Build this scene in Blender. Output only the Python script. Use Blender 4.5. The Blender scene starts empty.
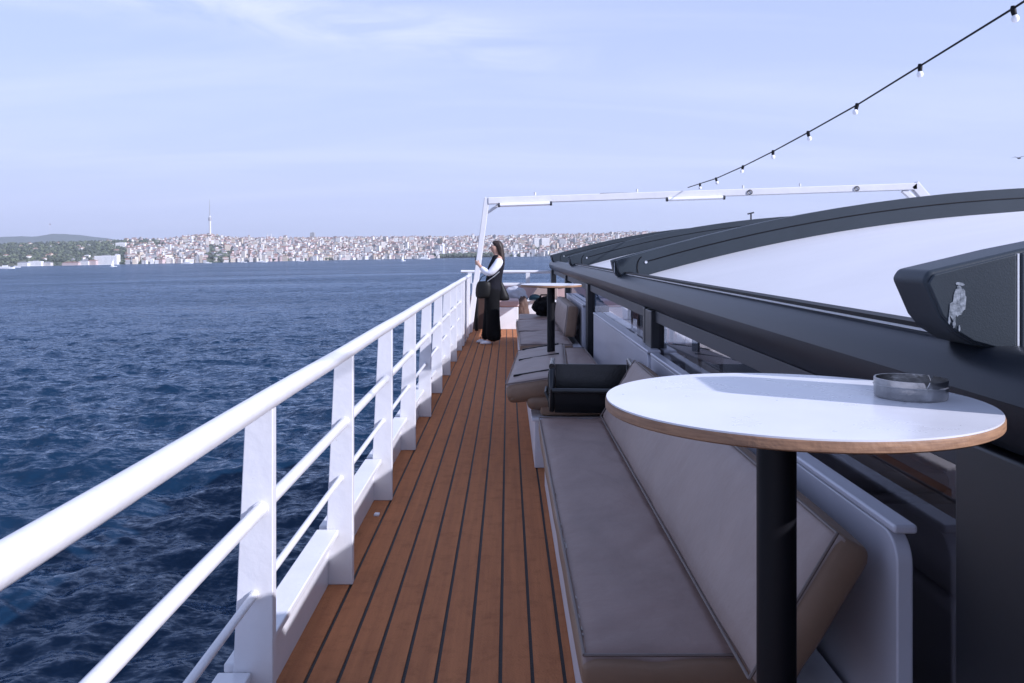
import bpy, bmesh, math, random
import numpy as np
from mathutils import Vector, Matrix, noise
R = math.radians
random.seed(7)
sc = bpy.context.scene
col = sc.collection

# ------------------------------------------------------------------ camera
F = 850.0; VX, VY, EYE = 508.0, 252.0, 1.5
cd = bpy.data.cameras.new("camera"); cam = bpy.data.objects.new("camera", cd); col.objects.link(cam)
cd.sensor_width = 36; cd.lens = F/1024*36
cd.shift_x = (512-VX)/1024; cd.shift_y = -(341.5-VY)/1024
cam.location = (0, 0, EYE); cam.rotation_euler = (R(90), 0, 0)
cd.clip_start = 0.05; cd.clip_end = 60000
sc.camera = cam
# ------------------------------------------------------------------ light
VEIL = 0.62   # thin high overcast
SUN = Vector((1.0, -0.55, 0.67)).normalized()
w = bpy.data.worlds.new("World"); sc.world = w; w.use_nodes = True
nt = w.node_tree; nt.nodes.clear()
out = nt.nodes.new('ShaderNodeOutputWorld'); bg = nt.nodes.new('ShaderNodeBackground')
sky = nt.nodes.new('ShaderNodeTexSky'); sky.sky_type = 'NISHITA'; sky.sun_disc = False
sky.sun_elevation = math.asin(SUN.z); sky.sun_rotation = math.atan2(SUN.x, SUN.y)
sky.air_density = 1.0; sky.dust_density = 0.6; sky.ozone_density = 2.5; sky.altitude = 0
bg.inputs['Strength'].default_value = 0.12
# thin cirrus, in sky direction space
tc = nt.nodes.new('ShaderNodeTexCoord'); sep = nt.nodes.new('ShaderNodeSeparateXYZ')
nt.links.new(tc.outputs['Generated'], sep.inputs[0])
def wmath(op, a, b=None, clamp=False):
    n = nt.nodes.new('ShaderNodeMath'); n.operation = op; n.use_clamp = clamp
    for i, s in enumerate((a, b)):
        if s is None: continue
        if isinstance(s, (int, float)): n.inputs[i].default_value = s
        else: nt.links.new(s, n.inputs[i])
    return n.outputs[0]
zz = wmath('ADD', wmath('MAXIMUM', sep.outputs['Z'], 0.0), 0.12)
cmb = nt.nodes.new('ShaderNodeCombineXYZ')
nt.links.new(wmath('DIVIDE', sep.outputs['X'], zz), cmb.inputs[0])
nt.links.new(wmath('DIVIDE', sep.outputs['Y'], zz), cmb.inputs[1])
mp = nt.nodes.new('ShaderNodeMapping'); mp.inputs['Rotation'].default_value = (0, 0, R(-38)); mp.inputs['Scale'].default_value = (0.42, 1.5, 1)
mp.inputs['Location'].default_value = (1.3, 0.35, 0)
nt.links.new(cmb.outputs[0], mp.inputs[0])
nz = nt.nodes.new('ShaderNodeTexNoise'); nz.inputs['Scale'].default_value = 1.0; nz.inputs['Detail'].default_value = 9; nz.inputs['Roughness'].default_value = 0.55; nz.inputs['Distortion'].default_value = 0.6
nt.links.new(mp.outputs[0], nz.inputs['Vector'])
cr = nt.nodes.new('ShaderNodeMapRange'); cr.inputs[1].default_value = 0.44; cr.inputs[2].default_value = 0.80; cr.inputs[3].default_value = 0; cr.inputs[4].default_value = 0.85
nt.links.new(nz.outputs['Fac'], cr.inputs[0])
hz = nt.nodes.new('ShaderNodeMapRange'); hz.inputs[1].default_value = 0.0; hz.inputs[2].default_value = 0.10
nt.links.new(sep.outputs['Z'], hz.inputs[0])
veil = nt.nodes.new('ShaderNodeMix'); veil.data_type = 'RGBA'
vr = nt.nodes.new('ShaderNodeMapRange'); vr.inputs[1].default_value = 0.0; vr.inputs[2].default_value = 0.35; vr.inputs[3].default_value = 1.0; vr.inputs[4].default_value = VEIL
vr2 = nt.nodes.new('ShaderNodeMapRange'); vr2.inputs[1].default_value = 0.3; vr2.inputs[2].default_value = 0.75; vr2.inputs[3].default_value = 1; vr2.inputs[4].default_value = 0.6
nt.links.new(sep.outputs['Z'], vr.inputs[0]); nt.links.new(sep.outputs['Z'], vr2.inputs[0]); nt.links.new(wmath('MULTIPLY', vr.outputs[0], vr2.outputs[0]), veil.inputs['Factor'])
nt.links.new(sky.outputs[0], veil.inputs['A']); veil.inputs['B'].default_value = (3.75, 3.92, 5.15, 1)
mix = nt.nodes.new('ShaderNodeMix'); mix.data_type = 'RGBA'
d1 = Vector(((120-VX)/F, 1, (VY+10)/F)); d2 = Vector(((560-VX)/F, 1, (VY-58)/F)); bn = d1.cross(d2).normalized()
dp = nt.nodes.new('ShaderNodeVectorMath'); dp.operation = 'DOT_PRODUCT'; nt.links.new(tc.outputs['Generated'], dp.inputs[0]); dp.inputs[1].default_value = bn
bmsk = nt.nodes.new('ShaderNodeMapRange'); bmsk.interpolation_type = 'SMOOTHSTEP'; bmsk.inputs[1].default_value = 0.0; bmsk.inputs[2].default_value = 0.045; bmsk.inputs[3].default_value = 1; bmsk.inputs[4].default_value = 0
nt.links.new(wmath('ABSOLUTE', dp.outputs['Value']), bmsk.inputs[0])
n3 = nt.nodes.new('ShaderNodeTexNoise'); n3.inputs['Scale'].default_value = 5; n3.inputs['Detail'].default_value = 8; n3.inputs['Roughness'].default_value = .6; n3.inputs['Distortion'].default_value = 1.0
m3 = nt.nodes.new('ShaderNodeMapping'); m3.inputs['Rotation'].default_value = (0, R(-9), 0); m3.inputs['Scale'].default_value = (1,1,5); nt.links.new(tc.outputs['Generated'], m3.inputs[0]); nt.links.new(m3.outputs[0], n3.inputs['Vector'])
r3 = nt.nodes.new('ShaderNodeMapRange'); r3.inputs[1].default_value = .38; r3.inputs[2].default_value = .68; nt.links.new(n3.outputs['Fac'], r3.inputs[0])
xm = nt.nodes.new('ShaderNodeMapRange'); xm.inputs[1].default_value = -.02; xm.inputs[2].default_value = .12; xm.inputs[3].default_value = 1; xm.inputs[4].default_value = .12; nt.links.new(sep.outputs['X'], xm.inputs[0])
band = wmath('MULTIPLY', wmath('MULTIPLY', wmath('MULTIPLY', bmsk.outputs[0], r3.outputs[0]), 0.9), xm.outputs[0])
nt.links.new(wmath('ADD', wmath('MULTIPLY', wmath('MULTIPLY', cr.outputs[0], hz.outputs[0]), 0.6), band, True), mix.inputs['Factor'])
nt.links.new(veil.outputs['Result'], mix.inputs['A']); mix.inputs['B'].default_value = (5.0, 5.1, 5.9, 1)
nt.links.new(mix.outputs['Result'], bg.inputs['Color']); nt.links.new(bg.outputs[0], out.inputs[0])
sl = bpy.data.lights.new("sun", 'SUN'); sl.energy = 4.0; sl.angle = R(0.6); sl.color = (1.0, 0.93, 0.90)
so = bpy.data.objects.new("sun", sl); col.objects.link(so); so.rotation_euler = SUN.to_track_quat('Z', 'Y').to_euler(); so.location = (30, -20, 20)
vs = sc.view_settings; vs.view_transform = 'Standard'; vs.look = 'None'; vs.gamma = 1; vs.exposure = 0.57
vs.use_curve_mapping = False
vs.use_white_balance = True; vs.white_balance_temperature = 5700; vs.white_balance_tint = 14
sc.cycles.max_bounces = 8; sc.cycles.volume_bounces = 0
sc.cycles.use_denoising = True

# ------------------------------------------------------------------ helpers
def at(px, py, Y): return ((px-VX)*Y/F, Y, EYE-(py-VY)*Y/F)

def mat(name, c, rough=0.5, metal=0.0, var=0.0, vscale=3.0, bump=0.0, bscale=40.0, c2=None, spec=0.5, coat=0.0, vstretch=(1, 1, 1), bstretch=(1, 1, 1), sheen=0, trans=0, rvar=0.0):
    m = bpy.data.materials.new(name); m.use_nodes = True; t = m.node_tree; p = t.nodes['Principled BSDF']
    p.inputs['Base Color'].default_value = (*c, 1); p.inputs['Roughness'].default_value = rough; p.inputs['Metallic'].default_value = metal
    p.inputs['Specular IOR Level'].default_value = spec; p.inputs['Coat Weight'].default_value = coat; p.inputs['Coat Roughness'].default_value = 0.1
    p.inputs['Sheen Weight'].default_value = sheen; p.inputs['Transmission Weight'].default_value = trans
    tcn = t.nodes.new('ShaderNodeTexCoord')
    if var or c2 or rvar:
        mpn = t.nodes.new('ShaderNodeMapping'); mpn.inputs['Scale'].default_value = vstretch
        t.links.new(tcn.outputs['Object'], mpn.inputs[0])
        n = t.nodes.new('ShaderNodeTexNoise'); n.inputs['Scale'].default_value = vscale; n.inputs['Detail'].default_value = 8; n.inputs['Roughness'].default_value = 0.6
        t.links.new(mpn.outputs[0], n.inputs['Vector'])
        rmp = t.nodes.new('ShaderNodeMapRange'); rmp.inputs[1].default_value = 0.3; rmp.inputs[2].default_value = 0.7; t.links.new(n.outputs['Fac'], rmp.inputs[0])
        mx = t.nodes.new('ShaderNodeMix'); mx.data_type = 'RGBA'; t.links.new(rmp.outputs[0], mx.inputs['Factor'])
        a = c2 if c2 else tuple(x*(1-var) for x in c); b = c if c2 else tuple(min(1, x*(1+var)) for x in c)
        mx.inputs['A'].default_value = (*a, 1); mx.inputs['B'].default_value = (*b, 1)
        t.links.new(mx.outputs['Result'], p.inputs['Base Color'])
        if rvar:
            rr = t.nodes.new('ShaderNodeMapRange'); rr.inputs[3].default_value = max(0.02, rough-rvar); rr.inputs[4].default_value = rough+rvar
            t.links.new(rmp.outputs[0], rr.inputs[0]); t.links.new(rr.outputs[0], p.inputs['Roughness'])
    if bump:
        mpb = t.nodes.new('ShaderNodeMapping'); mpb.inputs['Scale'].default_value = bstretch
        t.links.new(tcn.outputs['Object'], mpb.inputs[0])
        n2 = t.nodes.new('ShaderNodeTexNoise'); n2.inputs['Scale'].default_value = bscale; n2.inputs['Detail'].default_value = 6
        t.links.new(mpb.outputs[0], n2.inputs['Vector'])
        b_ = t.nodes.new('ShaderNodeBump'); b_.inputs['Strength'].default_value = bump; b_.inputs['Distance'].default_value = 0.01
        t.links.new(n2.outputs['Fac'], b_.inputs['Height']); t.links.new(b_.outputs[0], p.inputs['Normal'])
    return m

class MB:
    def __init__(s): s.v = []; s.f = []; s.m = []
    def add(s, vs, fs, mi=0):
        o = len(s.v); s.v += [tuple(p) for p in vs]; s.f += [tuple(i+o for i in f) for f in fs]; s.m += [mi]*len(fs); return s
    def hexa(s, p, mi=0):   # 4 bottom ccw + 4 top
        return s.add(p, [(3,2,1,0),(4,5,6,7),(0,1,5,4),(1,2,6,5),(2,3,7,6),(3,0,4,7)], mi)
    def box(s, x0, x1, y0, y1, z0, z1, mi=0):
        return s.hexa([(x0,y0,z0),(x1,y0,z0),(x1,y1,z0),(x0,y1,z0),(x0,y0,z1),(x1,y0,z1),(x1,y1,z1),(x0,y1,z1)], mi)
    def prism(s, poly, axis, a, b, mi=0):
        def P(u, v, t): return {'X': (t,u,v), 'Y': (u,t,v), 'Z': (u,v,t)}[axis]
        n = len(poly); vs = [P(u,v,a) for u,v in poly]+[P(u,v,b) for u,v in poly]
        return s.add(vs, [tuple(range(n-1,-1,-1)), tuple(range(n,2*n))]+[(i,(i+1)%n,(i+1)%n+n,i+n) for i in range(n)], mi)
    def tube(s, pts, r, seg=12, mi=0, cap=True):
        pts = [Vector(p) for p in pts]; rs = r if isinstance(r, (list, tuple)) else [r]*len(pts)
        vs = []; fs = []; up = None
        for i, p in enumerate(pts):
            d = ((pts[min(i+1,len(pts)-1)]-pts[max(i-1,0)])).normalized()
            if up is None: up = Vector((0,0,1)) if abs(d.z) < .9 else Vector((1,0,0))
            u = d.cross(up).normalized(); v2 = u.cross(d).normalized(); up = v2
            for k in range(seg):
                a = 2*math.pi*k/seg; vs.append(p+u*math.cos(a)*rs[i]+v2*math.sin(a)*rs[i])
        for i in range(len(pts)-1):
            for k in range(seg):
                k2 = (k+1)%seg; fs.append((i*seg+k, i*seg+k2, (i+1)*seg+k2, (i+1)*seg+k))
        if cap: fs.append(tuple(range(seg-1,-1,-1))); fs.append(tuple(range((len(pts)-1)*seg, len(pts)*seg)))
        return s.add(vs, fs, mi)
    def lathe(s, prof, c=(0,0,0), seg=32, mi=0):
        n = len(prof); vs = []; fs = []
        for k in range(seg):
            a = 2*math.pi*k/seg
            for r, z in prof: vs.append((c[0]+r*math.cos(a), c[1]+r*math.sin(a), c[2]+z))
        for k in range(seg):
            k2 = (k+1)%seg
            for i in range(n-1): fs.append((k*n+i, k2*n+i, k2*n+i+1, k*n+i+1))
        if prof[0][0] > 0: fs.append(tuple(k*n for k in range(seg-1,-1,-1)))
        if prof[-1][0] > 0: fs.append(tuple(k*n+n-1 for k in range(seg)))
        return s.add(vs, fs, mi)
    def loft(s, rings, seg=16, mi=0, cap=True):  # rings: (cx,cy,cz,rx,ry[,power])
        vs = []; fs = []
        for rg in rings:
            cx, cy, cz, rx, ry = rg[:5]
            for k in range(seg):
                a = 2*math.pi*k/seg; vs.append((cx+rx*math.cos(a), cy+ry*math.sin(a), cz))
        for i in range(len(rings)-1):
            for k in range(seg):
                k2 = (k+1)%seg; fs.append((i*seg+k, i*seg+k2, (i+1)*seg+k2, (i+1)*seg+k))
        if cap: fs.append(tuple(range(seg-1,-1,-1))); fs.append(tuple(range((len(rings)-1)*seg, len(rings)*seg)))
        return s.add(vs, fs, mi)
    def build(s, name, mats, parent=None, bevel=0, segs=2, angle=35, flat=False, subsurf=0):
        me = bpy.data.meshes.new(name); me.from_pydata(s.v, [], s.f)
        if not isinstance(mats, (list, tuple)): mats = [mats]
        for m in mats: me.materials.append(m)
        me.polygons.foreach_set('material_index', s.m)
        bm = bmesh.new(); bm.from_mesh(me); bmesh.ops.remove_doubles(bm, verts=bm.verts, dist=1e-6); bmesh.ops.recalc_face_normals(bm, faces=bm.faces); bm.to_mesh(me); bm.free()
        if not flat:
            me.polygons.foreach_set('use_smooth', [True]*len(me.polygons)); me.set_sharp_from_angle(angle=R(angle))
        o = bpy.data.objects.new(name, me); col.objects.link(o)
        if parent: o.parent = parent
        if bevel:
            b = o.modifiers.new('bevel', 'BEVEL'); b.width = bevel; b.segments = segs; b.limit_method = 'ANGLE'; b.angle_limit = R(30); b.harden_normals = not flat
        if subsurf:
            q = o.modifiers.new('sub', 'SUBSURF'); q.levels = subsurf; q.render_levels = subsurf
        return o

def tag(o, label=None, cat=None, group=None, kind=None):
    if label: o['label'] = label
    if cat: o['category'] = cat
    if group: o['group'] = group
    if kind: o['kind'] = kind
    return o
def thing(name, label, cat, loc=(0,0,0), rz=0, group=None):
    o = bpy.data.objects.new(name, None); col.objects.link(o); o.location = loc; o.rotation_euler = (0,0,rz); o.empty_display_size = .2
    return tag(o, label, cat, group)
def copy_tree(o, parent=None):
    c = o.copy(); col.objects.link(c); c.parent = parent
    for ch in [x for x in o.children]: copy_tree(ch, c)
    return c

# ------------------------------------------------------------------ materials
M = {}
M['white'] = mat('white_paint', (.66,.655,.675), .32, var=.05, vscale=4, bump=.25, bscale=18, coat=.2)
_t = M['white'].node_tree; _p = _t.nodes['Principled BSDF']; _l = _p.inputs['Base Color'].links[0].from_socket
_n = _t.nodes.new('ShaderNodeTexNoise'); _n.inputs['Scale'].default_value = 16; _n.inputs['Detail'].default_value = 7; _n.inputs['Roughness'].default_value = .75
_c = _t.nodes.new('ShaderNodeTexCoord'); _t.links.new(_c.outputs['Object'], _n.inputs['Vector'])
_r = _t.nodes.new('ShaderNodeMapRange'); _r.inputs[1].default_value = .655; _r.inputs[2].default_value = .70; _r.inputs[4].default_value = .75; _t.links.new(_n.outputs['Fac'], _r.inputs[0])
_m = _t.nodes.new('ShaderNodeMix'); _m.data_type = 'RGBA'; _t.links.new(_r.outputs[0], _m.inputs['Factor']); _t.links.new(_l, _m.inputs['A']); _m.inputs['B'].default_value = (.36,.30,.27,1)
_t.links.new(_m.outputs['Result'], _p.inputs['Base Color'])
M['whiteflat'] = mat('white_box_paint', (.76,.76,.77), .45, var=.06, vscale=5)
M['plank'] = mat('deck_planks', (.45,.19,.086), .8, spec=.08, c2=(.34,.138,.062), vscale=4, vstretch=(8,.35,1), bump=.5, bscale=120, rvar=.12)
_t = M['plank'].node_tree; _p = _t.nodes['Principled BSDF']; _l = _p.inputs['Base Color'].links[0].from_socket
_n = _t.nodes.new('ShaderNodeTexNoise'); _n.inputs['Scale'].default_value = 9; _n.inputs['Detail'].default_value = 9; _n.inputs['Roughness'].default_value = .78
_c = _t.nodes.new('ShaderNodeTexCoord'); _t.links.new(_c.outputs['Object'], _n.inputs['Vector'])
_r = _t.nodes.new('ShaderNodeMapRange'); _r.inputs[1].default_value = .50; _r.inputs[2].default_value = .72; _r.inputs[4].default_value = .55; _t.links.new(_n.outputs['Fac'], _r.inputs[0])
_m = _t.nodes.new('ShaderNodeMix'); _m.data_type = 'RGBA'; _t.links.new(_r.outputs[0], _m.inputs['Factor']); _t.links.new(_l, _m.inputs['A']); _m.inputs['B'].default_value = (.17,.075,.038,1)
_t.links.new(_m.outputs['Result'], _p.inputs['Base Color'])
M['caulk'] = mat('black_caulk', (.012,.011,.012), .6, bump=.5, bscale=200)
M['slate'] = mat('slate_aluminium', (.013,.0165,.024), .36, var=.14, vscale=2, spec=.27, bump=.05, bscale=300)
M['ribm'] = mat('rib_aluminium', (.032,.041,.051), .45, spec=.28, var=.08, vscale=3, bump=.08, bscale=300)
M['frame'] = mat('dark_window_frame', (.012,.014,.019), .35, var=.1)
M['header'] = mat('grey_header_frame', (.045,.046,.054), .45, spec=.35, var=.08)
M['alu'] = mat('bright_aluminium', (.75,.77,.80), .3, metal=.6)
M['roof'] = mat('roof_panel', (.92,.90,.90), .35, var=.04, vscale=1.5, spec=.5)
_t = M['roof'].node_tree; _o = _t.nodes['Material Output']; _mx = _t.nodes.new('ShaderNodeMixShader'); _mx.inputs[0].default_value = .22
_tl = _t.nodes.new('ShaderNodeBsdfTranslucent'); _tl.inputs[0].default_value = (.8,.8,.85,1)
_t.links.new(_t.nodes['Principled BSDF'].outputs[0], _mx.inputs[1]); _t.links.new(_tl.outputs[0], _mx.inputs[2]); _t.links.new(_mx.outputs[0], _o.inputs[0])
M['vinyl'] = mat('taupe_vinyl', (.31,.235,.205), .50, c2=(.25,.188,.165), vscale=3, bump=.8, bscale=7, spec=.4)
M['vinylside'] = mat('brown_vinyl_side', (.235,.155,.105), .55, spec=.35, c2=(.19,.125,.085), vscale=6, bump=.35, bscale=14)
M['vinylgrey'] = mat('grey_seat_vinyl', (.25,.168,.142), .48, c2=(.19,.128,.108), vscale=2.5, bump=1.0, bscale=6, spec=.35)
M['piping'] = mat('piping_vinyl', (.13,.10,.09), .5)
M['wornwhite'] = mat('worn_foam_edge', (.36,.32,.29), .9)
M['panel'] = mat('lavender_grey_panel', (.50,.50,.56), .35, var=.05, vscale=2, coat=.2)
M['benchwhite'] = mat('bench_base_paint', (.62,.61,.65), .5, var=.06, vscale=5)
M['black'] = mat('black_powder_coat', (.004,.004,.006), .5, spec=.2)
M['blackplastic'] = mat('black_plastic', (.018,.020,.022), .38, var=.3, vscale=12, bump=.1, bscale=80)
M['ply'] = mat('plywood_edge', (.34,.19,.10), .6, c2=(.17,.09,.05), vscale=14, vstretch=(1,1,16), bump=.2, bscale=60)
M['steel'] = mat('brushed_steel', (.42,.41,.40), .28, metal=1, var=.25, vscale=25, bump=.2, bscale=60)
M['bulb'] = mat('clear_white_bulb', (.85,.85,.88), .15, coat=.5)
M['skin'] = mat('skin', (.50,.30,.22), .5, var=.05)
M['hair'] = mat('brown_hair', (.030,.017,.012), .5, var=.4, vscale=30, vstretch=(1,1,.1))
M['blackcloth'] = mat('black_cloth', (.005,.005,.006), .9, spec=.15, bump=.4, bscale=25)
M['vest'] = mat('charcoal_vest', (.012,.012,.017), .9, spec=.15, bump=.5, bscale=30)
M['whitecloth'] = mat('white_cloth', (.75,.75,.80), .8, bump=.5, bscale=20)
M['leather'] = mat('black_leather', (.006,.006,.006), .5, spec=.25, bump=.2, bscale=40)
M['pink'] = mat('pink_beige_vinyl', (.46,.33,.31), .55, var=.06, vscale=4)
M['brownwood'] = mat('dark_brown_locker', (.055,.030,.022), .5, var=.2, vscale=6)
M['greycloth'] = mat('light_grey_cloth', (.42,.42,.46), .9, var=.12, vscale=9, bump=.8, bscale=12)
M['browncloth'] = mat('brown_cloth', (.10,.06,.045), .9, var=.2, vscale=9, bump=.8, bscale=12)
M['teal'] = mat('dark_teal_cloth', (.012,.04,.055), .8)
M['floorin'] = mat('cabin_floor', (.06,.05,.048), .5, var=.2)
M['sofa'] = mat('beige_cabin_upholstery', (.34,.29,.26), .7, var=.1)

# glass: dark tinted pane, clear transmission tinted, sharp reflection
g = bpy.data.materials.new('tinted_window_glass'); g.use_nodes = True; t = g.node_tree; t.nodes.clear()
o_ = t.nodes.new('ShaderNodeOutputMaterial'); ms = t.nodes.new('ShaderNodeMixShader'); tr = t.nodes.new('ShaderNodeBsdfTransparent'); gl = t.nodes.new('ShaderNodeBsdfGlossy')
tr.inputs[0].default_value = (.62,.64,.68,1); gl.inputs[0].default_value = (.95,.95,1,1); gl.inputs['Roughness'].default_value = 0.012
fr = t.nodes.new('ShaderNodeFresnel'); fr.inputs[0].default_value = 1.9
gg = t.nodes.new('ShaderNodeNewGeometry'); iv = t.nodes.new('ShaderNodeMath'); iv.operation = 'SUBTRACT'; iv.inputs[0].default_value = 1; t.links.new(gg.outputs['Backfacing'], iv.inputs[1])
mm = t.nodes.new('ShaderNodeMath'); mm.operation = 'MULTIPLY'; t.links.new(iv.outputs[0], mm.inputs[0]); t.links.new(fr.outputs[0], mm.inputs[1]); t.links.new(mm.outputs[0], ms.inputs[0]); t.links.new(tr.outputs[0], ms.inputs[1]); t.links.new(gl.outputs[0], ms.inputs[2]); t.links.new(ms.outputs[0], o_.inputs[0])
M['glass'] = g

# water
def water_mat():
    m = bpy.data.materials.new('sea_water'); m.use_nodes = True; t = m.node_tree; p = t.nodes['Principled BSDF']
    p.inputs['Base Color'].default_value = (.004,.017,.046,1); p.inputs['Roughness'].default_value = .13; p.inputs['IOR'].default_value = 1.33
    p.inputs['Specular IOR Level'].default_value = .36
    tcn = t.nodes.new('ShaderNodeTexCoord'); geo = t.nodes.new('ShaderNodeNewGeometry'); cur = geo.outputs['Normal']
    def vm(op, a_, b_):
        n = t.nodes.new('ShaderNodeVectorMath'); n.operation = op
        for i, q in enumerate((a_, b_)):
            if q is None: continue
            if isinstance(q, tuple): n.inputs[i].default_value = q
            else: t.links.new(q, n.inputs[i])
        return n.outputs[0]
    gn = t.nodes.new('ShaderNodeTexNoise'); gn.inputs['Scale'].default_value = .012; gn.inputs['Detail'].default_value = 6; gn.inputs['Roughness'].default_value = .6
    gm = t.nodes.new('ShaderNodeMapping'); gm.inputs['Scale'].default_value = (.5,2.2,1); t.links.new(tcn.outputs['Object'], gm.inputs[0]); t.links.new(gm.outputs[0], gn.inputs['Vector'])
    gr = t.nodes.new('ShaderNodeMapRange'); gr.inputs[1].default_value = .35; gr.inputs[2].default_value = .65; gr.inputs[3].default_value = .45; gr.inputs[4].default_value = 1.35; t.links.new(gn.outputs['Fac'], gr.inputs[0])
    for sc_, k, stretch in ((8.0,.85,(.8,1.3,1)), (2.8,1.45,(.7,1.5,1)), (1.0,.60,(.7,1.5,1)), (.28,.75,(.6,1.7,1))):
        mpn = t.nodes.new('ShaderNodeMapping'); mpn.inputs['Scale'].default_value = stretch; mpn.inputs['Rotation'].default_value = (0,0,R(14))
        t.links.new(tcn.outputs['Object'], mpn.inputs[0])
        n = t.nodes.new('ShaderNodeTexNoise'); n.inputs['Scale'].default_value = sc_; n.inputs['Detail'].default_value = 3; n.inputs['Roughness'].default_value = .6
        t.links.new(mpn.outputs[0], n.inputs['Vector'])
        d = vm('MULTIPLY', vm('SUBTRACT', n.outputs['Color'], (.5,.5,.5)), (k,k*1.3,0))
        sc1 = t.nodes.new('ShaderNodeVectorMath'); sc1.operation = 'SCALE'; t.links.new(d, sc1.inputs[0]); t.links.new(gr.outputs[0], sc1.inputs['Scale'])
        cur = vm('ADD', cur, sc1.outputs[0])
    N = vm('NORMALIZE', cur, None)
    ou = t.nodes['Material Output']; t.nodes.remove(p)
    df = t.nodes.new('ShaderNodeBsdfDiffuse'); df.inputs[0].default_value = (.006,.022,.050,1); t.links.new(N, df.inputs['Normal'])
    gs = t.nodes.new('ShaderNodeBsdfGlossy'); gs.inputs[0].default_value = (.74,.85,1.0,1); gs.inputs['Roughness'].default_value = .12; t.links.new(N, gs.inputs['Normal'])
    fz = t.nodes.new('ShaderNodeFresnel'); fz.inputs[0].default_value = 1.33; t.links.new(N, fz.inputs['Normal'])
    ml = t.nodes.new('ShaderNodeMath'); ml.operation = 'MULTIPLY'; ml.inputs[1].default_value = .74; t.links.new(fz.outputs[0], ml.inputs[0])
    mxs = t.nodes.new('ShaderNodeMixShader'); t.links.new(ml.outputs[0], mxs.inputs[0]); t.links.new(df.outputs[0], mxs.inputs[1]); t.links.new(gs.outputs[0], mxs.inputs[2]); t.links.new(mxs.outputs[0], ou.inputs[0])
    return m
M['water'] = water_mat()

# ------------------------------------------------------------------ sea frame (the ship heels about one degree against it)
HSEA = 6.5; SA, SB = .0183, -.0035
SM = Matrix.Translation((0,0,EYE-HSEA)) @ Matrix.Rotation(-SA, 4, 'Y') @ Matrix.Rotation(SB, 4, 'X')
def hy(px): return 255-.0183*(px-508)
def place(o, x, y, z, rz=0, s=1):
    o.matrix_world = SM @ Matrix.Translation((x,y,z)) @ Matrix.Rotation(rz,4,'Z') @ Matrix.Scale(s,4); return o

def build_sea():
    th = np.radians(np.concatenate([np.linspace(-125,-52,40), np.linspace(-51,14,760), np.linspace(16,95,40)]))
    r = np.concatenate([[1.5,2.5], np.geomspace(4, 14000, 1350)])
    Rr, T = np.meshgrid(r, th, indexing='ij')
    X = Rr*np.sin(T); Y = Rr*np.cos(T); Z = np.zeros_like(X)
    cell = np.gradient(r)[:,None]*np.ones_like(X)
    cellx = np.abs(np.gradient(th))[None,:]*Rr
    cell = np.maximum(cell, cellx)
    rng = np.random.default_rng(3)
    for i in range(170):
        lam = math.exp(rng.uniform(math.log(.35), math.log(3.6))) if i < 130 else math.exp(rng.uniform(math.log(3), math.log(9)))
        a0 = rng.normal(R(200), R(38)); k = 2*math.pi/lam
        s = .046*(1.0 if lam < 2.6 else (2.6/lam)**1.0); a = s*lam/(2*math.pi)
        wgt = np.clip((lam/cell-1.6)/2.4, 0, 1)
        ph = k*(X*math.sin(a0)+Y*math.cos(a0))+rng.uniform(0, 6.28)
        sn = np.sin(ph)
        Z += wgt*a*(sn + .35*(1-2*np.abs(np.sin(ph/2+.785)))*1.0)
    # patches of rougher and calmer water
    gust = .75+.35*np.sin(X*.021+1.3+1.4*np.sin(Y*.013))*np.sin(Y*.035+.7)
    Z *= gust; Z *= np.clip(Rr/6, .3, 1)
    nr, nc = X.shape
    me = bpy.data.meshes.new('sea_water')
    me.vertices.add(nr*nc); me.vertices.foreach_set('co', np.stack([X,Y,Z],-1).astype(np.float32).ravel())
    idx = np.arange(nr*nc).reshape(nr,nc)
    q = np.stack([idx[:-1,:-1], idx[:-1,1:], idx[1:,1:], idx[1:,:-1]],-1).reshape(-1,4)
    me.loops.add(q.size); me.loops.foreach_set('vertex_index', q.ravel().astype(np.int32))
    me.polygons.add(len(q)); me.polygons.foreach_set('loop_start', np.arange(0,q.size,4,dtype=np.int32)); me.polygons.foreach_set('loop_total', np.full(len(q),4,dtype=np.int32))
    me.update(calc_edges=True); me.polygons.foreach_set('use_smooth', [True]*len(q)); me.materials.append(M['water'])
    o = bpy.data.objects.new('sea_water', me); col.objects.link(o); o.matrix_world = SM; tag(o, kind='structure')
build_sea()

# ------------------------------------------------------------------ far shore
def interp(xs, ys, x): return float(np.interp(x, xs, ys))
D0, DEP = 2600.0, 1300.0
SKX = [-200,0,50,100,140,165,185,210,235,256,330,400,480,540,600,650,700,780]
SKY = [244.5,244,243.2,241.5,240.2,241,238.3,236.3,239.5,239.5,239,238.6,238,236.5,235,233.5,236,240]
def shore_d(px): return interp([-200,0,110,200,300,450,520,780],[2150,2250,2350,2500,2700,2900,2900,2900],px)
def ground(px, t):
    d = shore_d(px)+t*DEP; top = (hy(px)-interp(SKX,SKY,px))/F*(shore_d(px)+DEP)+HSEA
    n = noise.noise(Vector((px*.02, t*3, 0)))
    e = t**.8
    return (px-VX)/F*d, d, 1.5+(top-1.5)*e*(1+.18*n*(1-t)) if t > 0 else -2
M['land'] = mat('green_hillside', (.07,.10,.05), .9, c2=(.13,.12,.09), vscale=.006)
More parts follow.
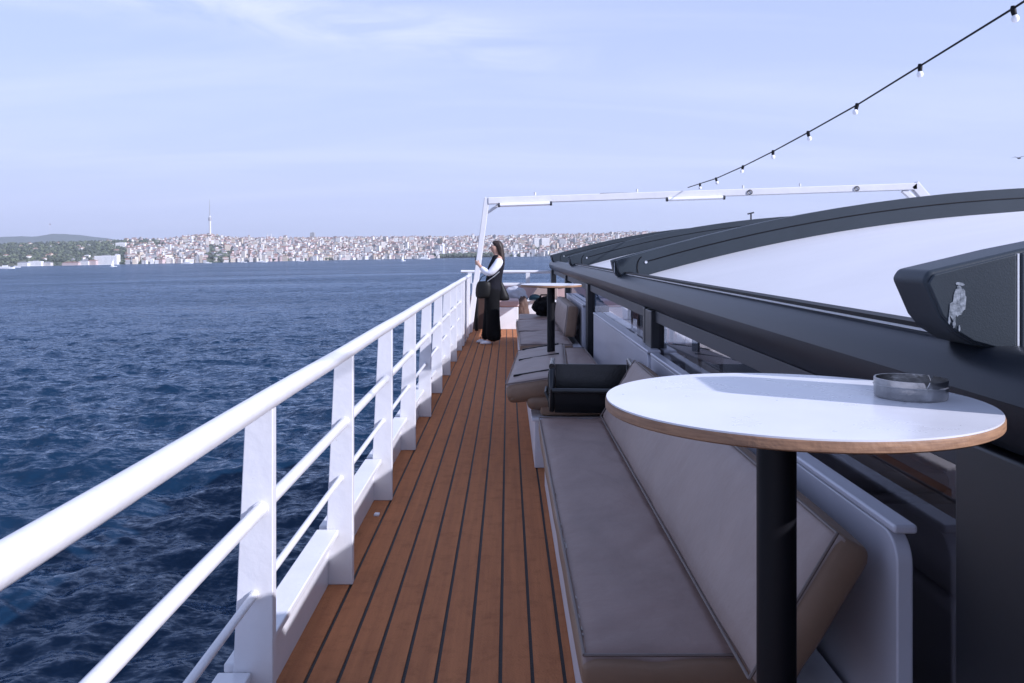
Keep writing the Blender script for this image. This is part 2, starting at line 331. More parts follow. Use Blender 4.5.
def terrain():
    mb = MB(); vs = []; fs = []; nx, nt_ = 200, 26
    for i in range(nx):
        px = -200+980*i/(nx-1)
        for j in range(nt_):
            t = j/(nt_-2) if j < nt_-1 else 1.25
            p = ground(px, min(t,1))
            if j == 1: p = (p[0], p[1], 3)
            if j == nt_-1: p = (p[0]*1.1, p[1]+500, -5)
            vs.append(p)
    for i in range(nx-1):
        for j in range(nt_-1): a = i*nt_+j; fs.append((a,a+nt_,a+nt_+1,a+1))
    mb.add(vs, fs); o = mb.build('shore_hills', M['land'], flat=False, angle=60); o.matrix_world = SM; tag(o, kind='structure')
    # far ridge
    mb = MB(); vs = []; fs = []; D = 12000
    xs = [-260,-120,0,18,35,52,66,80,95,110,130,160]; ys = [240,237.5,237.2,236.2,236.8,233.8,234.2,235,237,238.5,243,250]
    for i in range(90):
        px = -260+420*i/89; top = (hy(px)-interp(xs,ys,px))/F*D+HSEA+6*noise.noise(Vector((px*.1,2,3)))
        for j,(dd,h) in enumerate(((-500,-3),(-250,.6),(0,1),(500,.5),(900,-.1))):
            vs.append(((px-VX)/F*(D+dd), D+dd, top*h if h > -1 else -3))
    for i in range(89):
        for j in range(4): a = i*5+j; fs.append((a,a+5,a+6,a+1))
    mb.add(vs, fs); o = mb.build('distant_hills', mat('far_ridge_wood', (.035,.055,.045), .9), angle=60); o.matrix_world = SM; tag(o, kind='structure')
terrain()

WALLS = [mat('wall_'+n, c, .85, var=.06, vscale=.3) for n, c in (('cream',(.60,.56,.52)),('white',(.78,.77,.76)),('pink',(.56,.44,.42)),('grey',(.36,.36,.38)),('ochre',(.50,.43,.35)),('pale',(.66,.65,.65)))]
ROOFS = [mat('roof_'+n, c, .85, var=.12, vscale=.3) for n, c in (('terracotta',(.27,.15,.12)),('grey',(.25,.25,.27)),('brown',(.22,.13,.10)))]
WIN = mat('far_windows', (.06,.07,.09), .4)
BM = WALLS+ROOFS+[WIN]
def house(mb, x, y, z, w, d, h, rz, wi, ri, storeys=3, pitched=True):
    c, s = math.cos(rz), math.sin(rz)
    def P(a,b,q): return (x+a*c-b*s, y+a*s+b*c, z+q)
    mb.hexa([P(-w/2,-d/2,-6),P(w/2,-d/2,-6),P(w/2,d/2,-6),P(-w/2,d/2,-6),P(-w/2,-d/2,h),P(w/2,-d/2,h),P(w/2,d/2,h),P(-w/2,d/2,h)], wi)
    if pitched:
        e = .6; mb.add([P(-w/2-e,-d/2-e,h+.02),P(w/2+e,-d/2-e,h+.02),P(w/2+e,d/2+e,h+.02),P(-w/2-e,d/2+e,h+.02),P(-w/4,0,h+2.6),P(w/4,0,h+2.6)],
               [(3,2,1,0),(0,1,5,4),(1,2,5),(2,3,4,5),(3,0,4)], ri)
    else:
        mb.hexa([P(-w/5,-d/5,h),P(w/6,-d/5,h),P(w/6,d/5,h),P(-w/5,d/5,h),P(-w/5,-d/5,h+2.4),P(w/6,-d/5,h+2.4),P(w/6,d/5,h+2.4),P(-w/5,d/5,h+2.4)], ri)
    n = max(2, int(h/3.1)); m = max(2, int(w/3.2))
    for k in range(n):
        for q in range(m):
            u = -w/2+(q+.5)*w/m; zz_ = 1.0+k*3.05
            if zz_+1.5 > h: continue
            mb.add([P(u-.7,-d/2-.06,zz_),P(u+.7,-d/2-.06,zz_),P(u+.7,-d/2-.06,zz_+1.5),P(u-.7,-d/2-.06,zz_+1.5)], [(0,1,2,3)], 9)
def town():
    rnd = random.Random(11); items = []
    px = 128.0
    rows = 30
    for r_ in range(rows):
        t = .004+(r_/(rows-1))**1.25*.99
        px = 126+rnd.uniform(0,4)
        while px < 735:
            wd = rnd.choice((7,8,9,11,12,14,18)); gap = rnd.uniform(1,7)
            if rnd.random() < .09: gap += rnd.uniform(8,30)
            d = shore_d(px)+t*DEP
            dens = 1.0
            if px < 165: dens = .75 if t < .5 else .25
            if 206 < px < 232 and t < .5: dens = .45
            if 440 < px < 505 and t < .06: dens = .0
            if px > 700: dens = .3
            if rnd.random() < dens:
                items.append((px, min(1,max(.002,t+rnd.uniform(-.01,.01))), wd, rnd.choice((8,10,11,13))*1.0, rnd.choice((5,6,8,9,9,12,14)) if rnd.random() < .96 else rnd.choice((20,26))))
            px += (wd+gap)*F/d
    def put(mb, it):
        gx, gy, gz = ground(it[0], it[1]); h = it[4]
        if it[1] > .85: h = min(h, 12)
        wi = rnd.choices(range(6), (32,14,18,14,12,18))[0]; pit = rnd.random() < .55
        house(mb, gx, gy, gz, it[2], it[3], h, rnd.uniform(-.6,.6), wi, 6 if (pit and rnd.random() < .65) else rnd.choice((7,8)), pitched=pit)
        return wi, pit, h
    for i in range(60): items.append((rnd.uniform(-60,126), rnd.choice((.03,.08,.2,.4,.6,.85))+rnd.uniform(-.02,.1), rnd.choice((8,10,14)), 9.0, rnd.choice((5,6,8))))
    items.sort(key=lambda it: it[1]-it[4]*.012)
    CN = ['cream','white','pink','grey','ochre','pale grey']
    for it in items[:290]:
        mb = MB(); wi, pit, h = put(mb, it)
        gx, gy, gz = ground(it[0], it[1])
        mb.v = [(a-gx,b-gy,c-gz) for a,b,c in mb.v]
        o = mb.build('house', BM, flat=True); place(o, gx, gy, gz)
        size = 'tall' if h > 14 else 'low'
        tag(o, f"{size} {CN[wi]} {'pitched' if pit else 'flat'} roofed house in the hillside city across the water", 'house', f"{size} {CN[wi]} {'pitched' if pit else 'flat'} roofed houses of the city across the water")
    mb = MB()
    for it in items[290:]: put(mb, it)
    o = mb.build('hillside_city', BM, flat=True); o.matrix_world = SM; tag(o, 'dense pale houses and blocks packed up the hillside across the water', 'city', kind='stuff')
    # waterfront buildings on the wooded left shore
    for (px, wd, h, wi, lab) in ((28,26,8,5,'low pale waterfront building below the wood, leftmost on the shore'),(40,34,11,1,'white waterfront hall left of the palace'),(52,20,7,0,'small cream boathouse on the wooded shore'),
                           (75,44,6,2,'long low pinkish quay building beside the white palace'),(88,26,9,5,'pale two storey house just left of the white palace'),(110,62,23,1,'large white palace building on the waterfront'),(96,24,10,2,'pink house touching the white palace'),
                           (121,8,26,1,'narrow white tower house at the right end of the palace')):
        gx, gy, gz = ground(px, .012); mb = MB(); house(mb, 0,0,0, wd, 14, h, 0, wi, 7 if wi != 2 else 6, pitched=(wi != 1))
        tag(place(mb.build('waterfront_building', BM, flat=True), gx, gy-20, 1.5), lab, 'building')
    gx, gy, gz = ground(122, .55); mb = MB(); house(mb,0,0,0,34,14,12,0,1,7,pitched=False)
    tag(place(mb.build('hilltop_villa', BM, flat=True), gx, gy-6, gz+5), 'white villa standing alone in the dark wood', 'building')
    gx, gy, gz = ground(313, .97); mb = MB(); house(mb,0,0,0,20,20,62,0,3,7,pitched=False)
    tag(place(mb.build('tower_block', BM, flat=True), gx, gy, gz-30), 'tall grey tower block rising above the city skyline', 'building')
    for px, hh, lab in ((268,34,'thin pale minaret left on the city skyline'),(271.5,34,'second thin minaret beside the first on the skyline'),(391,28,'lone minaret at the middle of the skyline')):
        gx, gy, gz = ground(px, .9); mb = MB(); mb.lathe([(1.9,-8),(1.7,hh*.6),(2.6,hh*.62),(2.6,hh*.66),(1.4,hh*.67),(1.3,hh*.85),(.1,hh)], seg=8)
        tag(place(mb.build('minaret', WALLS[5]), gx, gy, gz), lab, 'minaret')
    gx, gy, gz = ground(443, .03); mb = MB(); mb.lathe([(6,-8),(5,34),(7,35),(7,39),(3,40),(.2,48)], seg=10)
    tag(place(mb.build('lighthouse_tower', WALLS[1]), gx, gy, gz), 'white round tower near the shore at the edge of the wood', 'tower')
    for px, wd, h, lab in ((537,26,38,'tall pale apartment block, left of the bright pair above the bow rail'),(545,30,36,'wide pale apartment block, right of the bright pair above the bow rail'),(562,26,30,'grey apartment block right of the pair above the bow rail')):
        gx, gy, gz = ground(px, .22); mb = MB(); house(mb,0,0,0,wd,20,h,.3,5 if px < 550 else 3,7,pitched=False)
        tag(place(mb.build('apartment_block', BM, flat=True), gx, gy, gz), lab, 'building')
town()

LEAF = [mat('far_leaf_dark', (.055,.068,.055), .9, var=.3, vscale=.05), mat('far_leaf_light', (.10,.12,.075), .9, var=.3, vscale=.05)]
def wood():
    rnd = random.Random(5); mb = MB()
    bmx = bmesh.new(); bmesh.ops.create_icosphere(bmx, subdivisions=1, radius=1); bv = [v.co.copy() for v in bmx.verts]; bf = [tuple(v.index for v in f.verts) for f in bmx.faces]; bmx.free()
    def crown(px, t, r):
        gx, gy, gz = ground(px, t); mi = 0 if rnd.random() < .6 else 1
        vs = [(gx+v.x*r*rnd.uniform(.7,1.25), gy+v.y*r, gz+r*.5+v.z*r*rnd.uniform(.6,1.15)) for v in bv]
        mb.add(vs, bf, mi)
    for i in range(3800):
        px = rnd.uniform(-190, 160); t = rnd.random()**.9
        if px > 128 and t < .5 and rnd.random() < .7: continue
        crown(px, t, rnd.uniform(3,7))
    for i in range(1500): crown(rnd.uniform(128,740), rnd.random(), rnd.uniform(3,7))
    for cx, ct, sx, st, n in ((218,.25,9,.18,160),(203,.95,16,.06,140),(150,.8,14,.15,200),(470,.02,26,.02,260),(240,.9,5,.06,50),(590,.35,14,.1,60),(350,.4,6,.1,50),(655,.5,12,.2,60)):
        for i in range(n): crown(rnd.gauss(cx,sx*.6), min(1,max(.004,rnd.gauss(ct,st*.6))), rnd.uniform(4,8))
    o = mb.build('shore_woods', LEAF, flat=True); o.matrix_world = SM; tag(o, 'dark green woods covering the shore hills and filling gaps in the city', 'woods', kind='stuff')
wood()
# television tower and flag
def tvtower():
    px = 210.5; gx, gy, gz = ground(px, .98); top = (hy(px)-199.5)/F*gy+HSEA; h = top-gz
    root = thing('television_tower', 'very tall slender television tower on the highest city hill', 'tower'); place(root, gx, gy, gz)
    MB().lathe([(5,-5),(4.2,h*.3),(4.6,h*.36),(5.4,h*.42),(5.2,h*.52),(3.2,h*.56)], seg=14).build('shaft', WALLS[5], root)
    MB().lathe([(5.4,h*.42),(6.4,h*.44),(6.4,h*.50),(5.5,h*.53)], seg=14).build('observation_deck', WALLS[3], root)
    MB().lathe([(2.2,h*.56),(1.8,h*.8),(.9,h)], seg=8).build('antenna', WALLS[3], root)
    px = 50; D = 11800; top = (hy(px)-223.5)/F*D+HSEA; base = (hy(px)-234.5)/F*D+HSEA
    root = thing('flagpole', 'tall flagpole with a flag on the blue far ridge', 'flagpole'); place(root, (px-VX)/F*D, D, base-8)
    MB().lathe([(1.5,0),(1.0,top-base+8)], seg=6).build('pole', WALLS[5], root)
    hh = top-base+8
    MB().add([(0,-1,hh-18),(10,-1,hh-24),(16,0,hh-20),(16,0,hh-6),(8,-1,hh-4),(0,-1,hh)], [(0,1,2,3,4,5)]).add([(0,1,hh-18),(10,1,hh-24),(16,0.3,hh-20),(16,.3,hh-6),(8,1,hh-4),(0,1,hh)], [(5,4,3,2,1,0)]).build('flag', mat('flag_red', (.25,.10,.12), .8), root)
tvtower()
# boats
BH = mat('boat_white', (.8,.8,.82), .4); BD = mat('boat_dark', (.05,.07,.10), .4)
def boat(px, drop, L, label, kind='motor', rz=0):
    d = HSEA*F/drop; x = (px-VX)/F*d
    root = thing('boat' if kind != 'ferry' else 'ferry', label, 'boat' if kind != 'ferry' else 'ferry'); place(root, x, d, -.1, rz)
    n = 10; vs = []
    for i in range(n+1):
        u = i/n; wdt = L*.14*math.sin(math.pi*min(1,(u*.92+.08)))**.5 if u < 1 else .02
        xx = -L/2+L*u
        vs += [(xx,-wdt,L*.06+L*.03*u*u),(xx,-wdt*.7,-.4),(xx,wdt*.7,-.4),(xx,wdt,L*.06+L*.03*u*u)]
    fs = []
    for i in range(n):
        a = i*4
        for k in range(3): fs.append((a+k,a+k+4,a+k+5,a+k+1))
        fs.append((a+3,a+7,a+4,a))
    fs.append((0,1,2,3))
    MB().add(vs,fs).build('hull', BH, root)
    hb = L*.065
    if kind == 'sail':
        MB().box(-L*.2,L*.15,-L*.05,L*.05,hb-.1,hb+L*.06).build('cabin', BH, root, bevel=.1)
        MB().tube([(0,0,hb),(0,0,L*1.25)], L*.012, 6).build('mast', BH, root)
        MB().add([(-L*.02,0,hb+L*.1),(-L*.4,0,hb+L*.12),(-L*.02,0,L*1.15),(-L*.02,.08,hb+L*.1),(-L*.4,.08,hb+L*.12),(-L*.02,.08,L*1.15)],[(0,1,2),(5,4,3),(0,3,4,1),(1,4,5,2),(2,5,3,0)]).build('sail', BH, root)
    else:
        MB().box(-L*.3,L*.2,-L*.08,L*.08,hb-.1,hb+L*.08).build('cabin', BH, root, bevel=.1)
        MB().box(-L*.28,L*.205,-L*.082,L*.082,hb+L*.03,hb+L*.06).build('window_band', BD, root)
        MB().box(-L*.2,L*.08,-L*.06,L*.06,hb+L*.08,hb+L*.13).build('upper_deck', BH, root, bevel=.1)
        if kind == 'ferry': MB().lathe([(L*.015,hb+L*.13),(L*.012,hb+L*.2)], (-L*.1,0,0), seg=8).build('funnel', BD, root)
boat(6,4.6,24,'white passenger ferry at the left edge of the water','ferry',.1)
boat(16,3.6,17,'small white boat just right of the passenger ferry','motor')
boat(113.5,4.4,9.5,'white sailing boat in front of the white palace','sail',.8)
boat(187,2.9,27,'white tour boat along the shore below the television tower','motor')
boat(208,2.8,16,'small white boat right of the tour boat','motor',.2)
boat(243,2.75,18,'white boat moored below the city, right of the tower hill','motor')
boat(262,2.9,24,'long white boat on the open water left of centre','motor')
boat(301,2.75,14,'small white boat below the grey tower block','motor')
boat(403.5,4.2,10,'white sailing boat left of the woman, with a tall mast','sail',.9)
boat(423.5,2.9,30,'wide white boat right of the sailing boat','motor')
boat(379,2.6,10,'tiny white boat close in to the city shore','motor')

# haze: one even closed volume
def haze():
    m = bpy.data.materials.new('haze'); m.use_nodes = True; t = m.node_tree; t.nodes.clear()
    o = t.nodes.new('ShaderNodeOutputMaterial'); v = t.nodes.new('ShaderNodeVolumePrincipled'); v.inputs['Color'].default_value = (.90,.95,1,1); v.inputs['Density'].default_value = HAZE
    v.inputs['Anisotropy'].default_value = 0.2
    t.links.new(v.outputs[0], o.inputs['Volume'])
    ob = MB().box(-14000,11000,-60,14500,-8,420).build('haze', m, flat=True); ob.matrix_world = SM
    tag(ob, 'thin pale blue sea haze', 'haze', kind='stuff')
HAZE = 0.000062
haze()

# ------------------------------------------------------------------ ship
Y_END = 20.0
def deck():
    mb = MB(); X = .2; xs = [.2]
    while X > -.80: X -= .1135; xs.append(X)
    x_all = [.2-.1135*i for i in range(-1, 9)]
    rnd = random.Random(2)
    def plank(a, b):
        n = 60
        vs = []
        for i in range(n+1):
            y = -3+(Y_END+3)*i/n
            j0 = .0012*noise.noise(Vector((a*50,y*1.7,0))); j1 = .0012*noise.noise(Vector((b*50,y*1.7,4)))
            vs += [(a+j0,y,-.03),(b+j1,y,-.03),(b+j1,y,0),(a+j0,y,0)]
        fs = []
        for i in range(n):
            o = i*4; fs += [(o+3,o+2,o+6,o+7),(o+1,o+5,o+6,o+2),(o,o+3,o+7,o+4)]
        mb.add(vs, fs)
    s = .0068
    for i in range(-1, 8): plank(.2-.1135*(i+1)+s, .2-.1135*i-s)
    plank(-.812, .2-.1135*8-s)
    for i in range(1, 6): plank(.2+.1135*i+s, .2+.1135*(i+1)-s)
    o = mb.build('deck_planking', M['plank'], angle=40); tag(o, kind='structure')
    o = MB().box(-.855,1.0,-3,Y_END+2,-.06,-.006).build('deck_base', M['caulk'], flat=True); tag(o, kind='structure')
    # hull below
    hm = MB(); poly = [(-.862,-6),(-.862,20.5),(1.5,24),(4,25.5),(8.5,24),(11,20.5),(11,-6)]
    hm.prism(poly, 'Z', -5.6, -.062); o = hm.build('ship_hull', M['white']); tag(o, kind='structure')
deck()

# railing
POSTS = [2.53+1.3*i for i in range(9)]
def railing():
    root = thing('deck_railing', 'white painted steel railing with flat posts along the deck edge', 'railing', (-.75,8,0))
    def off(mb): mb.v = [(a+.75,b-8,c) for a,b,c in mb.v]; return mb
    off(MB().tube([(-.715,y,1.06+.0016*math.sin(y*3)) for y in np.linspace(-2.5,16.0,60)], .0315, 20)).build('top_rail', M['white'], root)
    off(MB().tube([(-.735,y,.735) for y in np.linspace(-2.5,13,30)], .020, 14)).build('middle_rail', M['white'], root)
    off(MB().tube([(-.755,y,.48) for y in np.linspace(-2.5,13,30)], .0125, 12)).build('lower_rail', M['white'], root)
    for y in POSTS+[-1.4]:
        p = MB().prism([(-.81,0),(-.70,0),(-.70,1.045),(-.782,1.045),(-.82,.235),(-.82,.2)], 'Y', y, y+.04)
        off(p).build('post', M['white'], root, bevel=.004)
        off(MB().prism([(-.718,.0),(-.690,.0),(-.690,.24),(-.700,.30)], 'Y', y+.004, y+.036)) # inner foot kept inside post outline
        for z, r_, xx in ((.735,.020,-.735),(.48,.0125,-.755)):
            off(MB().tube([(xx,y-.012,z),(xx,y+.052,z)], r_*1.18, 12)).build('weld_collar', M['white'], root)
    ys = [-3]+[y for p in POSTS for y in (p, )]+[13.0]
    off(MB().box(-.852,-.81,-3,16.2,-.02,.222)).build('kerb_plate', M['white'], root)
    seg = [(-3,2.53)]+[(POSTS[i]+.04,POSTS[i+1]) for i in range(8)]+[(POSTS[-1]+.04,16.2)]
    for a, b in seg:
        off(MB().box(-.862,-.762,a+.004,b-.004,.224,.252)).build('kerb_cap', M['white'], root, bevel=.006)
    # plated end section with slots
    pm = MB()
    for y in (13.55,14.2,14.85,15.5): pm.prism([(-.81,0),(-.70,0),(-.70,1.045),(-.765,1.045),(-.835,.235)], 'Y', y, y+.30)
    off(pm).build('plated_section', M['white'], root, bevel=.006)
railing()

# deckhouse: glass wall, fascia beam, ribs, roof
def zr(X): return 1.5+.93*(.61-.034*(5.5-X/.93)**2)
RIBS = [1.76, 7.30, 12.8, 18.0]
def deckhouse():
    root = thing('deckhouse', 'low dark slate deckhouse with tinted windows and curved ribbed roof', 'deckhouse', (1,0,0))
    def off(mb): mb.v = [(a-1,b,c) for a,b,c in mb.v]; return mb
    Y0, Y1 = -3.0, 19.2
    prof = [(1.06,1.306),(1.008,1.306),(.988,1.300),(.958,1.278),(.937,1.25),(.925,1.22),(.928,1.19),(.942,1.15),(.965,1.118),(.99,1.112),(1.06,1.112)]
    off(MB().prism(prof, 'Y', Y0, Y1)).build('fascia_beam', M['slate'], root, angle=25)
    off(MB().box(1.01,1.035,1.80,14.0,1.3075,1.315)).build('gutter_strip', M['alu'], root)
    off(MB().box(1.0,1.06,1.80,14.0,1.3161,1.328)).build('gutter_seal', M['black'], root)
    off(MB().box(.975,1.03,Y0,Y1,1.035,1.1105)).build('header_frame', M['header'], root, bevel=.004)
    # pillars
    for y0, y1, x0 in ((1.30,1.80,.945),(5.62,5.86,.945),(5.95,6.03,.955),(10.1,10.35,.945),(14.0,14.2,.945),(18.2,18.6,.93)):
        off(MB().box(x0,1.035,y0,y1,0,1.11)).build('pillar', M['frame'], root, bevel=.008)
    # windows
    for a, b in ((-3,1.3),(1.8,5.62),(6.03,10.1),(10.35,14.0)):
        off(MB().box(.998,1.006,a,b,.05,1.034)).build('window', M['glass'], root)
        off(MB().box(.985,1.02,a,b,.0,.05)).build('window_sill', M['header'], root)
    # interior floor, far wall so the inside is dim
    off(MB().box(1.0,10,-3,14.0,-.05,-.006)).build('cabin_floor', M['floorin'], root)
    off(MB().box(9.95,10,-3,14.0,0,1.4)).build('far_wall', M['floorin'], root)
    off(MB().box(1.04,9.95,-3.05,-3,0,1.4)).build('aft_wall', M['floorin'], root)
    # roof panels
    def panel(ya, yb):
        mb = MB(); vs = []; fs = []; N = 40
        for i in range(N+1):
            X = 1.065+8.9*i/N
            for z in (0, -.03):
                vs += [(X, ya, zr(X)-.205+z), (X, yb, zr(X)-.205+z)]
        for i in range(N):
            o = i*4; fs += [(o,o+4,o+5,o+1),(o+2,o+3,o+7,o+6),(o,o+2,o+6,o+4),(o+1,o+5,o+7,o+3)]
        mb.add(vs, fs); off(mb).build('roof_panel', M['roof'], root, angle=50)
    panel(-3, 1.76); panel(1.91, 7.30); panel(7.50, 12.7)
    def rib(y, w_=.16, first=False):
        T = .225
        def outline(x_start=.93):
            top = [(x_start,zr(x_start)+.0),(x_start+.02, zr(x_start+.02)+.002)]
            X = x_start+.15; top2 = []
            while X < 10.0: top2.append((X, zr(X))); X += .3
            bot = [(x, z-T-.01*min(4,x)) for x, z in reversed(top2)]
            nose = [(x_start+.20, 1.243),(x_start+.14, 1.247),(x_start+.09,1.262),(x_start+.05,1.29),(x_start+.02,1.335)]
            return top+top2+bot[:-1]+nose
        m = MB(); m.prism(outline(), 'Y', y, y+w_*.40)
        r_ = off(m).build('roof_rib', M['ribm'], root, bevel=.006, angle=40)
        m = MB(); m.prism([(a-.03 if a < 1.1 else a, b) for a, b in outline()], 'Y', y+w_*.44, y+w_)
        off(m).build('rib_backing', M['ribm'], r_, bevel=.006, angle=40)
        # groove line along the middle and pivot arc
        g_ = MB(); pts = []
        X = 1.17
        while X < 9: pts.append((X, y-.002, zr(X)-.085)); X += .25
        g_.tube(pts, .0045, 6); off(g_).build('groove', M['black'], r_)
        a_ = MB(); arc = [(1.175+.065*math.cos(a), y-.002, zr(1.15)-.120+.095*math.sin(a)) for a in np.linspace(R(115),R(262),14)]
        a_.tube(arc, .0045, 6); off(a_).build('pivot_seam', M['black'], r_)
        s_ = MB(); s_.tube([(1.185,y+.001,zr(1.18)-.088),(1.185,y-.006,zr(1.18)-.088)], .012, 10); off(s_).build('screw', M['alu'], r_)
        e_ = MB(); e_.prism([(.921,1.32),(.926,1.32),(.926,zr(.93)-.02),(.921,zr(.93)-.02)], 'Y', y+w_*.42, y+w_*.435); off(e_).build('edge_strip', M['alu'], r_)
        return r_
    # near rib has a boxed end: wide side cheek and capped front
    for y in RIBS[1:3]: rib(y, .20)
    rib(RIBS[3], .2)
    # boxed end of the near rib
    y = RIBS[0]
    Z = lambda z: 1.5-(1.5-z)*.86
    def nb(L, e=0, xa=.9, left=None):
        x0 = .86
        top = [(x0+e, Z(1.432)-e),(x0+.012+e,Z(1.455)-e),(x0+.20,Z(1.507)-e)]
        X = x0+.45
        while X < L-.05: top.append((X, Z(1.507)+.20*(X-x0-.20)-e)); X += .3
        top.append((L, Z(1.507)+.20*(L-x0-.20)-e))
        bot = [(L, Z(1.262)+e+.12*max(0,L-x0-.35)),(x0+.32,Z(1.256)+e),(x0+.20,Z(1.256)+e),(x0+.15,Z(1.261)+e),(x0+.10,Z(1.277)+e),(x0+.06,Z(1.305)+e),(x0+.035,Z(1.34)+e)]
        tz = top[-1][1] if L > x0+.2 else Z(1.505)-e
        return [p for p in top if p[0] < L]+[(L, tz)]+[p for p in bot if p[0] <= L]
    body = off(MB().prism(nb(2.0), 'Y', y, y+.15)).build('roof_rib', M['ribm'], root, bevel=.01, segs=3, angle=40)
    off(MB().prism(nb(1.05, .007), 'Y', y-.008, y+.001)).build('end_plate', M['ribm'], body, bevel=.004)
    off(MB().prism([(1.058,Z(1.262)),(1.9,Z(1.262)+.08),(1.9,Z(1.507)+.155),(1.058,Z(1.507)-.008)], 'Y', y-.008, y+.001)).build('side_plate', M['ribm'], body, bevel=.004)
    off(MB().prism([(1.0515,Z(1.266)),(1.0555,Z(1.266)),(1.0555,Z(1.506)-.008),(1.0515,Z(1.505)-.008)], 'Y', y-.006, y+.001)).build('joint_strip', M['alu'], body)
    # continuous near rib over the roof
    m = MB(); outl = []
    X = 1.9
    while X < 10: outl.append((X, zr(X)+.13)); X += .3
    # white scrape mark on the end plate
    rnd = random.Random(4); sm = MB()
    def blob(cx, cz, rx, rz_, n=18):
        pts = []
        for i in range(n):
            a = 2*math.pi*i/n; k = rnd.uniform(.7,1.12); pts.append((cx+rx*k*math.cos(a), cz+rz_*k*math.sin(a)))
        return pts
    def pxz(px, py): return ((px-VX)*1.752/F, EYE-(py-VY)*1.752/F)
    layers = 0
    for (px, py, rx, rz_) in ((960,284,.011,.0045),(959,291,.009,.012),(958,303,.015,.034),(953,311,.010,.026),(963,300,.008,.024),(954,324,.004,.010),(949,320,.0022,.012),(959,328,.002,.008)):
        cx, cz = pxz(px, py); layers += 1
        poly = blob(cx, cz, rx, rz_); poly = [((u-cx)*.9+cx, (v-cz)*.9+cz) for u, v in poly]; sm.prism(poly, 'Y', y-.0088-.00015*layers, y-.0081)
    off(sm).build('white_scrape', mat('chalky_scrape', (.34,.37,.41), .9, c2=(.07,.085,.10), vscale=110), body, flat=True)
    # unseen block added on the beam to shade the back of the table
    off(MB().prism([(1.0,1.31),(1.0,1.60),(1.02,1.63),(1.13,1.645),(1.15,1.62),(1.15,1.31)], 'Y', 1.36, 1.56)).build('shade_block', M['ribm'], root, bevel=.01)
    return root
deckhouse()

# cabin furniture seen through the glass
def sofa(x, y, lab, rz):
    root = thing('cabin_sofa', lab, 'sofa', (x,y,-.0), rz)
    MB().box(-.35,.35,-.8,.8,0,.38).build('base', M['sofa'], root, bevel=.03)
    MB().box(-.33,.30,-.78,.78,.38,.48).build('seat', M['sofa'], root, bevel=.04, segs=3)
    MB().box(.2,.38,-.8,.8,.485,.85).build('backrest', M['sofa'], root, bevel=.05, segs=3)
sofa(1.75,2.7,'beige sofa behind the glass nearest the round table',0)
sofa(1.75,4.7,'beige sofa behind the glass farther along the cabin',0)
def cabin_chair(x, y, lab, rz):
    root = thing('cabin_chair', lab, 'chair', (x,y,0), rz)
    MB().box(-.22,.22,-.22,.22,.44,.47).build('seat', M['whiteflat'], root, bevel=.01)
    MB().box(.19,.22,-.22,.22,.60,.96).build('backrest', M['whiteflat'], root, bevel=.01)
    for a in (-.2,.2):
        for b in (-.2,.2): MB().tube([(a*1.08,b*1.08,0),(a,b,.44)], .016, 8).build('leg', M['whiteflat'], root)
        MB().tube([(.205,a,.44),(.205,a,.62)], .014, 8).build('back_post', M['whiteflat'], root)
cabin_chair(1.45,6.9,'white chair behind the glass past the second pillar, nearer one',.2)
cabin_chair(1.5,8.3,'white chair behind the glass past the second pillar, farther one',2.9)
cabin_chair(2.7,5.9,'white chair in mid cabin facing the railing side',3.1)
cabin_chair(2.9,8.6,'white chair farthest inside the cabin',.1)
cabin_chair(1.55,11.3,'white chair behind the glass near the far end of the cabin',.3)
sofa(3.6,3.6,'beige sofa deep inside the dim cabin',math.pi)

# ------------------------------------------------------------------ benches and cushions
def bench(y0, y1, xb, xf, lab, board=True, by0=None, by1=None, xboard=.915):
    root = thing('deck_bench', lab, 'bench', (xb,y0,0))
    def off(mb): mb.v = [(a-xb,b-y0,c) for a,b,c in mb.v]; return mb
    off(MB().box(xb,.90,y0,y1,0,.325)).build('base', M['benchwhite'], root, bevel=.006)
    off(MB().box(xb-.02,.90,y0-.01,y1+.01,.3255,.345)).build('seat_board', M['benchwhite'], root, bevel=.005)
    if board:
        by0 = by0 if by0 is not None else y0; by1 = by1 if by1 is not None else y1
        rr = .07; ZB = 1.5-.72*xboard-.01; pts = [(by1,0),(by1,ZB)]
        pts += [(by0+rr-rr*math.sin(a), ZB-rr+rr*math.cos(a)) for a in np.linspace(0,math.pi/2,8)]
        pts += [(by0,0)]
        off(MB().prism(pts, 'X', xboard, .955 if by0 < 2.5 else .990)).build('backboard', M['panel'], root, bevel=.006)
        off(MB().box(xboard-.004,.968 if by0 < 2.5 else .992,by0+.005,by1,ZB+.002,ZB+.024)).build('backboard_cap', M['panel'], root, bevel=.008, segs=3)
        if False: off(MB().box(xboard+.02,xboard+.055,by0-.012,by0+.012,0,ZB-.06)).build('end_flange', M['panel'], root, bevel=.008)
    return root
bench(2.25,5.45,.235,.7,'near white bench base with lavender grey backboard beside the round table', by0=2.0)
bench(5.9,9.5,.185,.7,'middle white bench base with lavender grey backboard behind the black crate', by0=5.5+.0, by1=9.0, xboard=.905)
bench(9.6,13.4,.15,.7,'far white bench base with backboard towards the standing woman', by0=10.4, by1=13.3)

